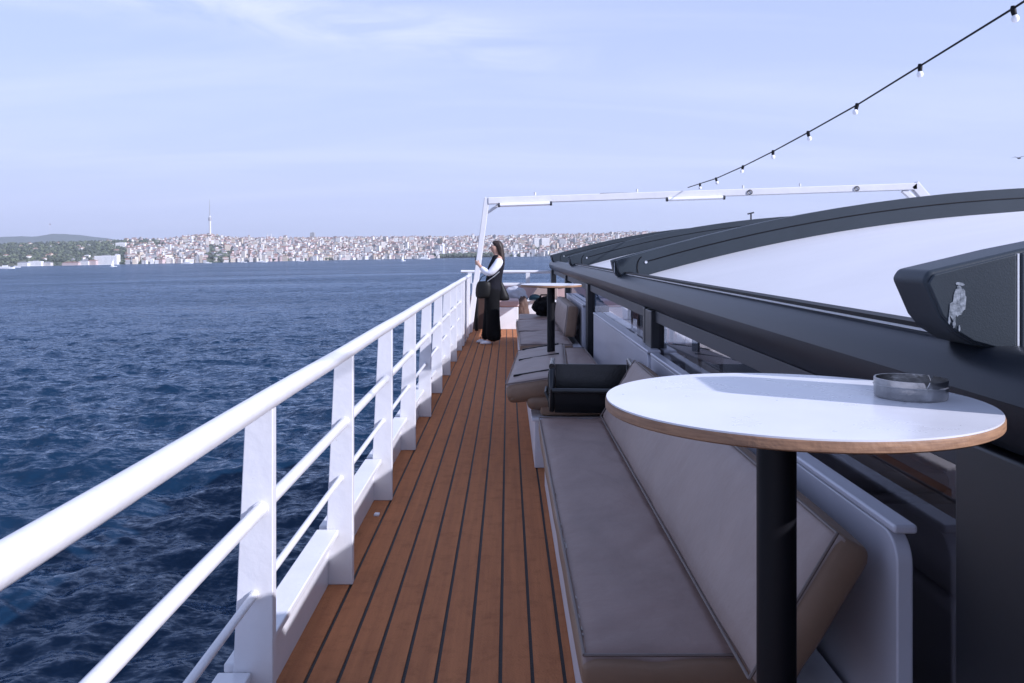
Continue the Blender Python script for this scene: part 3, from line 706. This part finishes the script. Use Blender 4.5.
def cushion(name, lab, size, loc, rot, mats, puff=.018, bev=.028, seams=True, straps=(), worn=False, wrinkle=.004):
    L, W, T = size  # along Y, along local X, thickness local Z ; origin at centre
    mb = MB(); nx, ny, nz_ = max(10,int(W/.028)), max(16,int(L/.035)), 4
    idx = {}; vs = []
    def key(i,j,k): 
        if (i,j,k) not in idx:
            u, v, q = i/nx*2-1, j/ny*2-1, k/nz_*2-1
            x, y, z = u*W/2, v*L/2, q*T/2
            edge = (1-u**4)*(1-v**10)
            z += q*puff*edge + wrinkle*noise.noise(Vector((x*7+loc[0]*3, y*4+loc[1], q*3)))*(abs(q))
            cz_ = noise.noise(Vector((x*5+loc[0]*7, y*2.2+loc[1]*3, 1.7))); z -= q*.0055*max(0, 1-abs(cz_)*9)*(1-.5*u*u)
            er = max(abs(u), 0); z -= q*.010*max(0, (abs(u)-.86)/.14)**2; z -= q*.012*max(0, (abs(y)-(L/2-.04))/.04)**2; x += .004*noise.noise(Vector((y*3, loc[0], q*2)))*abs(u)
            x += u*puff*.5*(1-q*q)*(1-v**10)*1.0; y += v*puff*.6*(1-q*q)*(1-u**6)
            idx[(i,j,k)] = len(vs); vs.append((x,y,z))
        return idx[(i,j,k)]
    fs = []; mi = []
    for i in range(nx):
        for j in range(ny):
            fs.append((key(i,j,nz_),key(i+1,j,nz_),key(i+1,j+1,nz_),key(i,j+1,nz_))); mi.append(0)
            fs.append((key(i,j,0),key(i,j+1,0),key(i+1,j+1,0),key(i+1,j,0))); mi.append(1)
    for i in range(nx):
        for k in range(nz_):
            fs.append((key(i,0,k),key(i+1,0,k),key(i+1,0,k+1),key(i,0,k+1))); mi.append(1)
            fs.append((key(i,ny,k),key(i,ny,k+1),key(i+1,ny,k+1),key(i+1,ny,k))); mi.append(1)
    for j in range(ny):
        for k in range(nz_):
            fs.append((key(0,j,k),key(0,j,k+1),key(0,j+1,k+1),key(0,j+1,k))); mi.append(1)
            fs.append((key(nx,j,k),key(nx,j+1,k),key(nx,j+1,k+1),key(nx,j,k+1))); mi.append(1)
    mb.add(vs, fs); mb.m = mi
    o = mb.build(name, mats, bevel=bev*.5, segs=3, angle=50)
    o.location = loc; o.rotation_euler = rot; tag(o, lab, 'cushion')
    if seams:
        pts = []
        h = T/2; a, b = W/2-.004, L/2-.004
        for cx, cy in ((-a,-b),(a,-b),(a,b),(-a,b)): pts.append((cx,cy,h))
        P = []
        for q in range(4):
            A, B = Vector(pts[q]), Vector(pts[(q+1)%4])
            n = int((B-A).length/.15)+1
            for s_ in range(n): P.append(A.lerp(B, s_/n)+Vector((0,0,.0)))
        P.append(Vector(pts[0]))
        MB().tube(P, .0045, 6).build('piping', M['piping'], o)
    return o
ang = math.atan2(.37,.22)
VM = [M['vinyl'], M['vinylside']]; VG = [M['vinylgrey'], M['vinylside']]
# seat cushions
cushion('seat_cushion','long grey taupe vinyl seat cushion with worn front edge, on the near bench',(3.2,.50,.10),(.445,3.82,.395),(0,0,0),VG,puff=.012)
cushion('seat_cushion','taupe vinyl seat cushion on the middle bench beyond the crate',(3.5,.62,.09),(.54,7.7,.392),(0,0,0),VG,puff=.012)
cushion('seat_cushion','lavender grey seat cushion on the far bench, its near half',(1.6,.60,.10),(.44,10.5,.395),(0,0,0),VG,puff=.02,wrinkle=.012)
cushion('seat_cushion','lavender grey seat cushion on the far bench, its far half',(1.9,.60,.10),(.43,12.3,.395),(0,0,0),VG,puff=.02,wrinkle=.012)
# leaning back cushions: local Z = front normal
def lean(name, lab, y0, y1, b=(.59,.462), tp=(.80,.82), th=.10, mats=VM):
    d = Vector((tp[0]-b[0],0,tp[1]-b[1])); W = d.length; d.normalize(); n = Vector((-d.z,0,d.x))
    c = Vector(((b[0]+tp[0])/2,(y0+y1)/2,(b[1]+tp[1])/2))-n*th/2
    # local X = d (up the face), local Z = n
    m = Matrix((d, Vector((0,1,0)), n)).transposed()
    if m.determinant() < 0: m = Matrix((-d, Vector((0,1,0)), n)).transposed()
    return cushion(name, lab, (y1-y0, W, th), c, m.to_euler(), mats)
lean('back_cushion','long taupe back cushion leaning on the near backboard beside the table pole',2.03,5.3,b=(.575,.475),tp=(.79,.83),th=.11)
lean('back_cushion','taupe back cushion standing upright on the far bench',10.6,12.9,b=(.70,.45),tp=(.745,.83),th=.14)
# loose cushion lying tilted over the walkway edge, with dark gaps between its sections
tilt = -R(9)
lc = cushion('loose_cushion', 'taupe cushion with three dark straps tipped over the bench front edge beyond the crate', (2.05,.44,.14), (.265,6.98,.535), (0,tilt,R(-3.2)), VM, puff=.022, bev=.06)
for yy in (-.80,.10,.86):
    MB().prism([(-.17,yy),(.17,yy+.04),(.17,yy+.065),(-.17,yy+.03)], 'Z', .083, .0955).build('strap', M['black'], lc, bevel=.002)
MB0 = cushion('folded_cushion','brown cushion wedged under the tipped cushions beside the crate',(.7,.28,.09),(.28,6.3,.455-.012),(0,0,0),[M['vinylside'],M['vinylside']],seams=False)

# worn white spots on the near seat cushion edge
rnd = random.Random(9)
ws = MB()
for i in range(26):
    y = 2.35+2.4*rnd.random()**1.6; x = .2035+rnd.uniform(-.003,.010)
    if i < 7: y = 3.05+rnd.random()*.30
    s_ = rnd.uniform(.002,.005); n = 9
    zt = .4395+.004*min(1,max(0,(x-.195)/.02))
    pts = [(x+s_*rnd.uniform(.3,1.1)*math.cos(2*math.pi*q/n), y+4.5*s_*rnd.uniform(.3,1.1)*math.sin(2*math.pi*q/n)) for q in range(n)]
    ws.prism(pts, 'Z', zt-.003, zt)
seat0 = bpy.data.objects['seat_cushion']
wo = ws.build('worn_edge', M['wornwhite'], None, flat=True); wo['kind'] = 'stuff'; wo.parent = seat0; wo.matrix_parent_inverse = Matrix.Translation(-Vector(seat0.location))

# black crate
def crate():
    root = thing('black_crate', 'black plastic crate with an open top on the bench beyond the round table', 'crate', (.56,5.70,.452), R(-4))
    W, D_, H_ = .52, .42, .30; t = .014; HF = .15
    M['crate'] = mat('crate_plastic', (.009,.010,.012), .22, var=.3, vscale=12, bump=.1, bscale=80)
    def wall(poly, axis, a_, b_, name='wall'): return MB().prism(poly, axis, a_, b_).build(name, M['crate'], root, bevel=.006, segs=2)
    side = [(-D_/2+.03,0),(D_/2-.03,0),(D_/2,H_-.02),(D_/2-.03,H_),(-D_/2+.10,H_),(-D_/2+.06,H_-.03),(-D_/2+.0,HF+.02),(-D_/2,HF)]
    for a_, b_ in ((-W/2-.022, -W/2+t), (W/2-t, W/2+.022)):
        MB().prism(side, 'X', a_, b_).build('end_wall', M['crate'], root, bevel=.016, segs=4)
    MB().hexa([(-W/2+t+.001,-D_/2+.032,0),(W/2-t-.001,-D_/2+.032,0),(W/2-t-.001,-D_/2+.046,0),(-W/2+t+.001,-D_/2+.046,0),(-W/2+t+.001,-D_/2+.004,HF),(W/2-t-.001,-D_/2+.004,HF),(W/2-t-.001,-D_/2+.018,HF),(-W/2+t+.001,-D_/2+.018,HF)]).build('front_wall', M['crate'], root, bevel=.004)
    MB().hexa([(-W/2+t+.001,D_/2-.046,0),(W/2-t-.001,D_/2-.046,0),(W/2-t-.001,D_/2-.032,0),(-W/2+t+.001,D_/2-.032,0),(-W/2+t+.001,D_/2-.02,H_-.03),(W/2-t-.001,D_/2-.02,H_-.03),(W/2-t-.001,D_/2-.006,H_-.03),(-W/2+t+.001,D_/2-.006,H_-.03)]).build('back_wall', M['crate'], root, bevel=.004)
    MB().box(-W/2+t+.001,W/2-t-.001,-D_/2+.048,D_/2-.048,0,.012).build('floor', M['crate'], root)
    MB().tube([(-W/2,-D_/2-.004,HF),(W/2,-D_/2-.004,HF)], .016, 12).build('lip', M['blackplastic'], root)
    for s in (-1,1):
        MB().tube([(s*(W/2+.004),-D_/2+.08,H_-.004),(s*(W/2+.004),D_/2-.01,H_-.004)], .019, 14).build('rim', M['crate'], root)
        MB().tube([(s*(W/2+.015),-.13,.06),(s*(W/2+.045),-.11,.12),(s*(W/2+.045),.11,.12),(s*(W/2+.015),.13,.06)], .010, 8).build('handle', M['blackplastic'], root)
        for q in (-.08,.02,.12): MB().box(min(s*(W/2+.018),s*(W/2+.030)),max(s*(W/2+.018),s*(W/2+.030)),q-.006,q+.006,.02,.24).build('rib', M['crate'], root, bevel=.002)
crate()

# ------------------------------------------------------------------ tables
M['top'] = mat('white_laminate', (.66,.66,.69), .30, var=.06, vscale=5, coat=.3, rvar=.08)
def table(lab, x, y, z, r, pole_r, px=None):
    root = thing('round_table', lab, 'table', (x,y,0))
    MB().lathe([(r-.002,z-.003),(r-.002,z),(.001,z)], seg=96).lathe([(.001,z-.003),(r-.002,z-.003)], seg=96).build('table_top', M['top'], root, angle=30)
    MB().lathe([(.001,z-.0215),(r-.003,z-.0215),(r,z-.019),(r,z-.0055),(r-.001,z-.0032),(.001,z-.0032)], seg=96).build('wooden_edge', M['ply'], root, angle=40)
    dx = 0 if px is None else px
    pr = MB().tube([(dx,0,.012),(dx,0,z-.03)], pole_r, 28).build('pole', M['black'], root)
    MB().lathe([(.001,z-.032),(.11,z-.032),(.11,z-.0245),(.001,z-.0245)], seg=32).build('mounting_plate', M['black'], root)
    if pole_r > .03: MB().lathe([(.001,0),(.17,0),(.17,.008),(.05,.02),(.001,.02)], seg=40).build('base_plate', M['black'], root)
    return root
table('large round white table with plywood edge on a black pole, in the foreground', .536, 1.605, 1.222, .35, .0365, px=-.029)
table('small round white table on a black pole beside the far bench', .372, 7.35, 1.222, .265, .034)
def ashtray():
    x, y, z = .772, 1.63, 1.2225; r = .0655
    root = thing('ashtray', 'round steel ashtray with notched rim on the foreground table', 'ashtray', (x,y,z), R(0))
    mb = MB(); n = 72; h = .036; ti = .003; vs = []; fs = []
    def notch(a):
        for c in (R(250+20), R(30), R(150)):
            d = (a-c+math.pi)%(2*math.pi)-math.pi
            if abs(d) < .085: return .011
        return 0
    for i in range(n):
        a = 2*math.pi*i/n; hh = h-notch(a); c_, s_ = math.cos(a), math.sin(a)
        vs += [(r*.97*c_,r*.97*s_,0),(r*c_,r*s_,.004),(r*c_,r*s_,hh),((r-ti)*c_,(r-ti)*s_,hh),((r-ti)*c_,(r-ti)*s_,.004)]
    for i in range(n):
        a, b = i*5, ((i+1)%n)*5
        for k in range(4): fs.append((a+k,b+k,b+k+1,a+k+1))
    fs.append(tuple(i*5 for i in range(n-1,-1,-1))); fs.append(tuple(i*5+4 for i in range(n)))
    mb.add(vs, fs).build('bowl', M['steel'], root, angle=30)
    ring = [(r*1.005*math.cos(a), r*1.005*math.sin(a), h-.0125) for a in np.linspace(0, 2*math.pi, 60)]
    MB().tube(ring, .0012, 6).build('bead', M['steel'], root)
ashtray()

# ------------------------------------------------------------------ arch and string lights
AY = 15.7
def arch():
    root = thing('light_arch', 'white square tube arch spanning the deck behind the woman', 'arch', (-.7,AY,0))
    def off(mb): mb.v = [(a+.7,b-AY,c) for a,b,c in mb.v]; return mb
    def beam(p, q, w_, h_, name, par, bev=.012):
        p, q = Vector(p), Vector(q); d = (q-p).normalized(); s = Vector((0,1,0)); u = d.cross(s).normalized()
        vs = [];
        for e in (p, q):
            for a, b in ((-1,-1),(1,-1),(1,1),(-1,1)): vs.append(e+s*a*w_/2+u*b*h_/2)
        mb = MB().add(vs, [(3,2,1,0),(4,5,6,7),(0,1,5,4),(1,2,6,5),(2,3,7,6),(3,0,4,7)])
        return off(mb).build(name, M['white'], par, bevel=bev)
    a = Vector(at(487,201,AY)); f = Vector((-.71,AY,.02)); b = Vector(at(916,186.5,AY)); e = Vector(at(948,225,AY))
    beam(f, a+Vector((0,0,.06)), .10, .10, 'post', root)
    beam(a+Vector((.02,0,0)), b, .13, .125, 'crossbar', root)
    beam(b+Vector((-.05,0,.04)), (e.x,AY,e.z), .13, .17, 'post', root)
    beam(e+Vector((-.02,0,.05)), (e.x+.3,AY,0), .12,.12,'post',root)
    beam(Vector(at(486,213,AY))+Vector((.02,0,0)), at(500,204,AY), .06, .05, 'brace', root)
    beam(at(903,190,AY), at(921,206,AY), .08, .10, 'brace', root)
    for x0, x1 in ((500,550),(668,723)):
        y0 = 201-(x0-487)*14.5/429+4.5; y1 = 201-(x1-487)*14.5/429+4.5
        off(MB().tube([at(x0,y0,AY-.1),at(x1,y1,AY-.1)], .035, 12)).build('tube_lamp', M['bulb'], root)
        off(MB().tube([at(x0-2,y0,AY-.1),at(x0,y0,AY-.1)], .04, 12)).build('lamp_cap', M['header'], root)
        off(MB().tube([at(x1,y1,AY-.1),at(x1+2,y1,AY-.1)], .04, 12)).build('lamp_cap', M['header'], root)
    for px in (535,637,743,800):
        y0 = 201-(px-487)*14.5/429-4
        off(MB().tube([at(px,y0,AY),at(px,y0-3,AY)], .02, 8)).build('bolt', M['white'], root)
    for px in (750,857):
        y0 = 201-(px-487)*14.5/429
        pts = [Vector(at(px,y0,AY-.08))+Vector((.04*math.cos(q),0,.04*math.sin(q))) for q in np.linspace(0,2*math.pi,14)]
        off(MB().tube(pts, .009, 6)).build('eyelet', M['header'], root)
    # thin cable running along the bar
    pts = [at(px, 201-(px-487)*14.5/429-3.3+.3*math.sin(px*.05), AY) for px in range(600,692,8)]
    off(MB().tube(pts, .008, 6)).build('cable', M['black'], root)
arch()
def string_lights():
    root = thing('string_lights', 'string of small round bulbs on a black cable running to the arch', 'string lights', (3.3,AY,2.7))
    def off(mb): mb.v = [(a-3.3,b-AY,c-2.7) for a,b,c in mb.v]; return mb
    P = [(688,187.5,AY-.1),(716,178.5,13.75),(743,166.5,12.2),(773,151.5,10.85),(808,132.5,9.6),(857,105,8.33),(920,66,7.1),(1013,8.5,5.9)]
    P3 = [Vector(at(*p)) for p in P]
    d = (P3[-1]-P3[-2]); ext = [P3[-1]+d*1.05+Vector((0,0,.02)), P3[-1]+d*2.1+Vector((0,0,.08)), P3[-1]+d*3.2+Vector((0,0,.2)), P3[-1]+d*5.5+Vector((0,0,.5))]
    off(MB().tube(P3+ext, .0085, 8)).build('cable', M['black'], root)
    P3b = [Vector(at(700,184,14.9))]+P3[1:]+ext[:3]
    for i, p in enumerate(P3b):
        tl = Vector((.012*math.sin(i*2.1), 0, 0))
        off(MB().tube([p+Vector((0,0,.018)),p+Vector((0,0,-.004)),p+tl+Vector((0,0,-.045))], [.014,.02,.017], 12)).build('socket', M['black'], root)
        c = p+tl*1.6+Vector((0,0,-.068))
        mb = MB().lathe([(.001,-.030),(.014,-.027),(.024,-.015),(.027,0),(.022,.014),(.014,.024)], c, seg=16); off(mb).build('bulb', M['bulb'], root)
string_lights()

# ------------------------------------------------------------------ bow area
def bow():
    o = MB().prism([(-.96,Y_END-.2),(1.6,Y_END-.2),(1.6,Y_END+.6),(-.4,Y_END+.6)], 'Z', -.004, .002).build('bow_deck', M['plank']); tag(o, kind='structure')
    r = thing('bow_rail', 'white tube rail across the bow with short posts on a white coaming', 'railing', (0,18.9,0))
    MB().tube([at(461,271.6,18.9)[0:1]+(0,at(461,271.6,18.9)[2]), (1.35,0,1.06)], .035, 12).build('top_rail', M['white'], r)
    for x in (-.85,.44,1.3): MB().box(x-.045,x+.045,-.03,.03,.8,1.05).build('post', M['white'], r, bevel=.005)
    MB().box(-.80,1.4,-.05,.08,0,.815).build('coaming', M['white'], r, bevel=.012)
    r = thing('bow_bench', 'long bow bench with pink beige cushioned backrest below the bow rail', 'bench', (.4,18.5,0))
    MB().box(-.45,1.0,-.2,.30,0,.36).build('base', M['whiteflat'], r, bevel=.01)
    MB().box(-.45,1.0,-.22,.28,.362,.45).build('seat', M['pink'], r, bevel=.03, segs=3)
    MB().box(-.6,1.0,.22,.34,.455,.76).build('backrest', M['pink'], r, bevel=.03, segs=3)
    r = thing('box_seat', 'white box seat with thin pink beige cushion, right behind the woman', 'seat', (0,16.8,0))
    MB().box(-.225,.20,-.35,.35,0,.43).build('box', M['whiteflat'], r, bevel=.012)
    MB().box(-.235,.215,-.36,.36,.4325,.57).build('cushion', M['pink'], r, bevel=.035, segs=3)
    r = thing('wooden_locker', 'dark brown locker against the railing, left of the woman', 'locker', (-.62,16.9,0))
    MB().box(-.12,.17,-.35,.5,0,.60).build('body', M['brownwood'], r, bevel=.01)
    MB().box(-.13,.18,-.36,.51,.602,.625).build('lid', M['brownwood'], r, bevel=.006)
    r = MB().tube([(-.60,16.2,0),(-.60,16.2,1.06)], .035, 12).build('dark_post', M['black']); tag(r, 'thin black upright post just left of the woman, inside the railing', 'post')
    r = thing('low_table', 'low white table beyond the box seat, with clutter on it', 'table', (.54,17.4,0))
    MB().box(-.24,.26,-.3,.35,.50,.535).build('table_top', M['whiteflat'], r, bevel=.01)
    MB().box(-.2,.22,-.25,.3,0,.499).build('pedestal', M['whiteflat'], r, bevel=.01)
    # cap
    mb = MB().lathe([(.13,0),(.125,.03),(.10,.075),(.05,.10),(.001,.108)], (0,0,0), seg=20); cp = mb.build('cap', M['teal'])
    cp.location = (.55,17.3,.537); tag(cp, 'dark teal cap lying on the low white table', 'cap')
    br = MB().prism([(-.10,-.12),(.10,-.12),(.12,-.2),(0,-.26),(-.12,-.2)], 'Z', 0, .008).build('brim', M['teal'], cp)
    # clutter of clothing: grey jacket over a brown bag
    def lump(name, c, r3, m, lab, cat, seed=0):
        bmx = bmesh.new(); bmesh.ops.create_icosphere(bmx, subdivisions=4, radius=1)
        for v in bmx.verts:
            k = 1+.22*noise.noise(v.co*2.2+Vector((seed,0,0)))+.10*noise.noise(v.co*6+Vector((seed,3,0)))
            v.co = Vector((v.co.x*r3[0]*k, v.co.y*r3[1]*k, max(-r3[2]*.92, v.co.z*r3[2]*k)))
        me = bpy.data.meshes.new(name); bmx.to_mesh(me); bmx.free(); me.materials.append(m); me.polygons.foreach_set('use_smooth',[True]*len(me.polygons))
        o = bpy.data.objects.new(name, me); col.objects.link(o); o.location = c; return tag(o, lab, cat)
    lump('grey_jacket', (.14,17.45,.60), (.25,.22,.18), M['greycloth'], 'crumpled light grey jacket heaped behind the box seat', 'jacket', 2)
    lump('brown_bag', (.30,17.0,.30), (.12,.16,.30), M['browncloth'], 'brown cloth bag standing beside the box seat', 'bag', 5)
    b = lump('black_backpack', (.60,14.0,.60), (.19,.15,.165), M['blackcloth'], 'black backpack on the end of the far bench', 'backpack', 8)
    tb = MB().tube([(-.1,-.1,.10),(-.06,-.14,.2),(.04,-.14,.2),(.08,-.1,.1)], .014, 8).build('strap', M['blackcloth'], b)
    s_ = thing('side_bench', 'short bench base carrying the black backpack, past the far bench', 'bench', (.5,14.0,0))
    MB().box(-.3,.4,-.5,.6,0,.34).build('base', M['benchwhite'], s_, bevel=.01)
    MB().box(-.32,.4,-.52,.6,.342,.44).build('seat', M['vinylgrey'], s_, bevel=.03, segs=3)
    s_ = thing('brown_seat_back', 'brown grey upholstered seat back in front of the bow bench', 'seat', (.75,17.9,0))
    MB().prism([(-.32,.5),(.3,.5),(.3,.80),(-.12,.80)], 'Y', -.06, .06).build('backrest', M['vinyl'], s_, bevel=.03, segs=3)
    MB().box(-.28,.3,-.05,.3,0,.48).build('base', M['whiteflat'], s_, bevel=.02)
bow()

# paper scrap on the planks
sp = MB().prism([(-.015,-.02),(.013,-.022),(.016,.012),(-.012,.018)], 'Z', 0, .012).build('paper_scrap', M['whitecloth'], bevel=.002)
sp.location = at(376.8,515.4,1275/263.4); sp.location.z = .001; tag(sp, 'tiny white paper scrap on the brown planks by the railing', 'litter')

# ------------------------------------------------------------------ woman
def skin(name, J, E, m, parent, sub=2):
    me = bpy.data.meshes.new(name); me.from_pydata([j[0] for j in J], E, []); o = bpy.data.objects.new(name, me); col.objects.link(o)
    o.modifiers.new('skin','SKIN'); o.modifiers.new('sub','SUBSURF').levels = sub; o.modifiers['sub'].render_levels = sub
    for i, j in enumerate(J):
        r = j[1] if isinstance(j[1], tuple) else (j[1], j[1]); me.skin_vertices[0].data[i].radius = r; me.skin_vertices[0].data[i].use_root = (i == 0)
    dg = bpy.context.evaluated_depsgraph_get(); me2 = bpy.data.meshes.new_from_object(o.evaluated_get(dg)); me2.name = name
    col.objects.unlink(o); bpy.data.objects.remove(o)
    me2.materials.clear(); me2.materials.append(m); me2.polygons.foreach_set('use_smooth',[True]*len(me2.polygons))
    q = bpy.data.objects.new(name, me2); col.objects.link(q); q.parent = parent; return q
def folds(o, amp=.012, f=(14,14,3)):
    me = o.data
    for v in me.vertices:
        n = noise.noise(Vector((v.co.x*f[0], v.co.y*f[1], v.co.z*f[2]))); v.co += v.normal*amp*n
    return o
def woman():
    # local frame: facing -X (towards the sea); x forward = -x. origin at feet.
    root = thing('person', 'woman in black wide trousers and white sleeves photographing the view with a phone', 'person', (-.27,13.95,0), R(4))
    hip = .93
    def lx(z): return .085*min(1,max(0,(z-.92)/.45))
    J = [((0,0,.95),(.13,.11)), ((.0,0,1.10),(.105,.10)), ((.01,0,1.28),(.125,.10)), ((.02,0,1.38),(.09,.07)), ((.0,0,1.45),.045), ((-.02,0,1.50),.048), ((-.035,0,1.56),(.078,.085)), ((-.03,0,1.62),(.072,.078)),
         ((.01,-.09,.88),.085), ((.0,-.10,.50),.055), ((.02,-.10,.10),.040), ((-.10,-.11,.035),.032),
         ((.01,.09,.88),.085), ((-.04,.10,.50),.055), ((-.03,.10,.10),.040), ((-.15,.11,.035),.032)]
    J = [((p[0]+lx(p[2]),p[1],p[2]),r) for p,r in J]
    J += [((.12,-.165,1.35),.050), ((-.055,-.20,1.145),.042), ((-.19,-.10,1.265),.026), ((-.225,-.07,1.315),.026),
          ((.12,.165,1.35),.050), ((-.06,.19,1.16),.042), ((-.19,.08,1.27),.026), ((-.225,.05,1.32),.026)]
    E = [(0,1),(1,2),(2,3),(3,4),(4,5),(5,6),(6,7),(0,8),(8,9),(9,10),(10,11),(0,12),(12,13),(13,14),(14,15),(3,16),(16,17),(17,18),(18,19),(3,20),(20,21),(21,22),(22,23)]
    # fingers
    for base, s in ((19,1),(23,-1)):
        bx, by, bz = J[base][0]
        for k in range(4):
            i0 = len(J)
            J.append(((bx-.025, by+s*.006, bz+.035-.018*k), .0085)); J.append(((bx-.040, by+s*.028, bz+.040-.017*k), .008)); J.append(((bx-.032, by+s*.045, bz+.038-.016*k), .007))
            E += [(base,i0),(i0,i0+1),(i0+1,i0+2)]
        i0 = len(J); J.append(((bx+.012,by+s*.02,bz+.030),.009)); J.append(((bx+.005,by+s*.04,bz+.048),.008)); E += [(base,i0),(i0,i0+1)]
    body = skin('body', J, E, M['skin'], root, 2)
    fx = lx(1.6)
    # face
    MB().loft([(-.115+fx,0,1.540,.006,.012),(-.130+fx,0,1.548,.014,.012),(-.118+fx,0,1.565,.010,.008),(-.108+fx,0,1.585,.006,.006)], 10).build('nose', M['skin'], root)
    MB().loft([(-.108+fx,0,1.512,.006,.018),(-.114+fx,0,1.518,.009,.022),(-.108+fx,0,1.524,.006,.018)], 10).build('lips', mat('lips', (.35,.12,.10), .5), root)
    for s in (-1,1): MB().loft([(-.100+fx,s*.030,1.580,.004,.010),(-.104+fx,s*.030,1.585,.007,.013),(-.100+fx,s*.030,1.590,.004,.010)], 8).build('eye', mat('eye_dark', (.03,.02,.02), .3), root)
    # hair: skull cap and long fall down the back
    hb = MB(); hb.loft([(.0,0,1.690,.03,.03),(.0,0,1.678,.070,.065),(.008,0,1.650,.090,.088),(.030,0,1.61,.078,.092),(.050,0,1.56,.068,.092),(.066,0,1.50,.056,.086),(.082,0,1.43,.050,.08),(.090,0,1.36,.044,.075),(.096,0,1.29,.036,.06),(.098,0,1.23,.018,.035)], 20)
    hb.v = [(x+fx+.006*math.sin(z*60+y*90), y+.006*math.sin(z*47+x*80), z) for x,y,z in hb.v]
    hb.build('hair', M['hair'], root, subsurf=1)
    # sleeves
    for s in (-1,1):
        pts = [(.12,s*.15,1.385),(.115,s*.185,1.33),(.04,s*.20,1.235),(-.03,s*.20,1.155),(-.075,s*.185,1.155),(-.13,s*.145,1.205),(-.178,s*.105,1.25)]
        MB().tube(pts, [.062,.074,.068,.062,.058,.047,.038], 16).build('sleeve', M['whitecloth'], root, subsurf=1, angle=80)
    # vest
    VV = MB().loft([(.02,0,.80,.155,.185),(.02,0,.90,.150,.178),(.01,0,1.0,.138,.160),(.01,0,1.08,.128,.148),(.01,0,1.2,.138,.158),(.015,0,1.30,.132,.168),(.02,0,1.36,.108,.158),(.015,0,1.405,.092,.125),(.0,0,1.440,.066,.075),(-.005,0,1.455,.056,.06)], 24); VV.v = [(x+lx(z),y,z) for x,y,z in VV.v]; folds(VV.build('vest', M['vest'], root, subsurf=1, angle=80), .02, (16,16,6))
    # wide trousers
    for s, dx in ((-1,.02),(1,-.02)):
        MB().loft([(.01,s*.05,.97,.13,.10),(.01,s*.085,.86,.135,.108),(.01,s*.095,.70,.118,.105),(dx,s*.10,.45,.108,.10),(dx*1.4,s*.105,.22,.120,.106),(dx*2-.01,s*.105,.03,.135,.112)], 20).build('trouser_leg', M['blackcloth'], root, subsurf=1, angle=80)
    for s, x in ((-1,-.10),(1,-.16)):
        MB().loft([(x,s*.11,.0,.095,.038),(x,s*.11,.018,.10,.042),(x+.01,s*.11,.04,.085,.038),(x+.03,s*.11,.062,.05,.028)], 16).build('shoe', M['whitecloth'], root, subsurf=1)
    # crossbody strap
    MB().tube([(-.10,-.12,1.0),(-.03,-.165,1.06),(.04,-.165,1.11),(.12,-.14,1.18)], .007, 6).build('bag_strap', M['alu'], root)
    ph = MB().box(-.006,.006,-.075,.075,-.04,.04).build('phone', M['black'], bevel=.004)
    ph.location = (-.27-.262,13.94,1.365); ph.rotation_euler = (R(90),R(-8),0); tag(ph, 'black phone held up in both hands by the woman', 'phone')
    b1 = MB().loft([(0,0,-.15,.11,.05),(0,0,-.13,.13,.06),(0,0,0,.135,.065),(.01,0,.10,.115,.055),(.01,0,.13,.09,.04)], 16).build('shoulder_bag', M['leather'], subsurf=1, angle=80)
    b1.location = (-.40,13.80,.90); tag(b1, 'black leather bag hanging in front of the woman at her hip', 'handbag')
    MB().tube([(-.08,0,.11),(-.02,-.02,.2),(.1,-.02,.26),(.2,0,.34)], .006, 6).build('strap', M['leather'], b1)
    b2 = MB().loft([(0,0,-.16,.09,.07),(0,0,-.13,.12,.08),(-.01,0,-.02,.085,.07),(-.03,0,.12,.035,.05),(-.04,0,.16,.02,.04)], 16).build('tote_bag', M['leather'], subsurf=1, angle=80)
    b2.location = (-.08,13.92,.86); tag(b2, 'black tote bag hanging behind the woman from her shoulder', 'handbag')
    MB().tube([(-.04,0,.14),(-.05,-.02,.3),(-.1,-.03,.48)], .007, 6).build('strap', M['leather'], b2)
woman()

# gull
gb = thing('gull', 'small dark gull flying at the right edge of the sky', 'bird', at(1019,158.5,60), R(30))
MB().loft([(0,0,-.3,.02,.02)], 8) if False else None
MB().tube([(-.22,0,0),(-.1,0,.02),(.08,0,.02),(.24,0,.03)], [.01,.06,.05,.01], 10).build('body', M['header'], gb)
for s in (-1,1): MB().add([(-.08,0,.03),(.06,0,.03),(.03,s*.28,.14),(-.02,s*.55,.06),(-.08,s*.28,.12),(-.08,0,.045),(.06,0,.045),(.03,s*.28,.155),(-.02,s*.55,.065),(-.08,s*.28,.135)], [(0,1,2,4),(4,2,3),(9,7,6,5),(8,7,9),(1,6,7,2),(2,7,8,3),(3,8,9,4),(4,9,5,0)]).build('wing', M['header'], gb)
# small mast beyond the roof
mr = thing('antenna_mast', 'thin antenna mast sticking up beyond the curved roof', 'mast', (at(751,222,30)[0],30,0))
MB().tube([(0,0,-5),(0,0,at(0,213,30)[2])], .03, 6).build('pole', M['header'], mr)
MB().tube([(-.12,0,at(0,214,30)[2]),(.1,0,at(0,212.5,30)[2])], .03, 6).build('crosspiece', M['header'], mr)
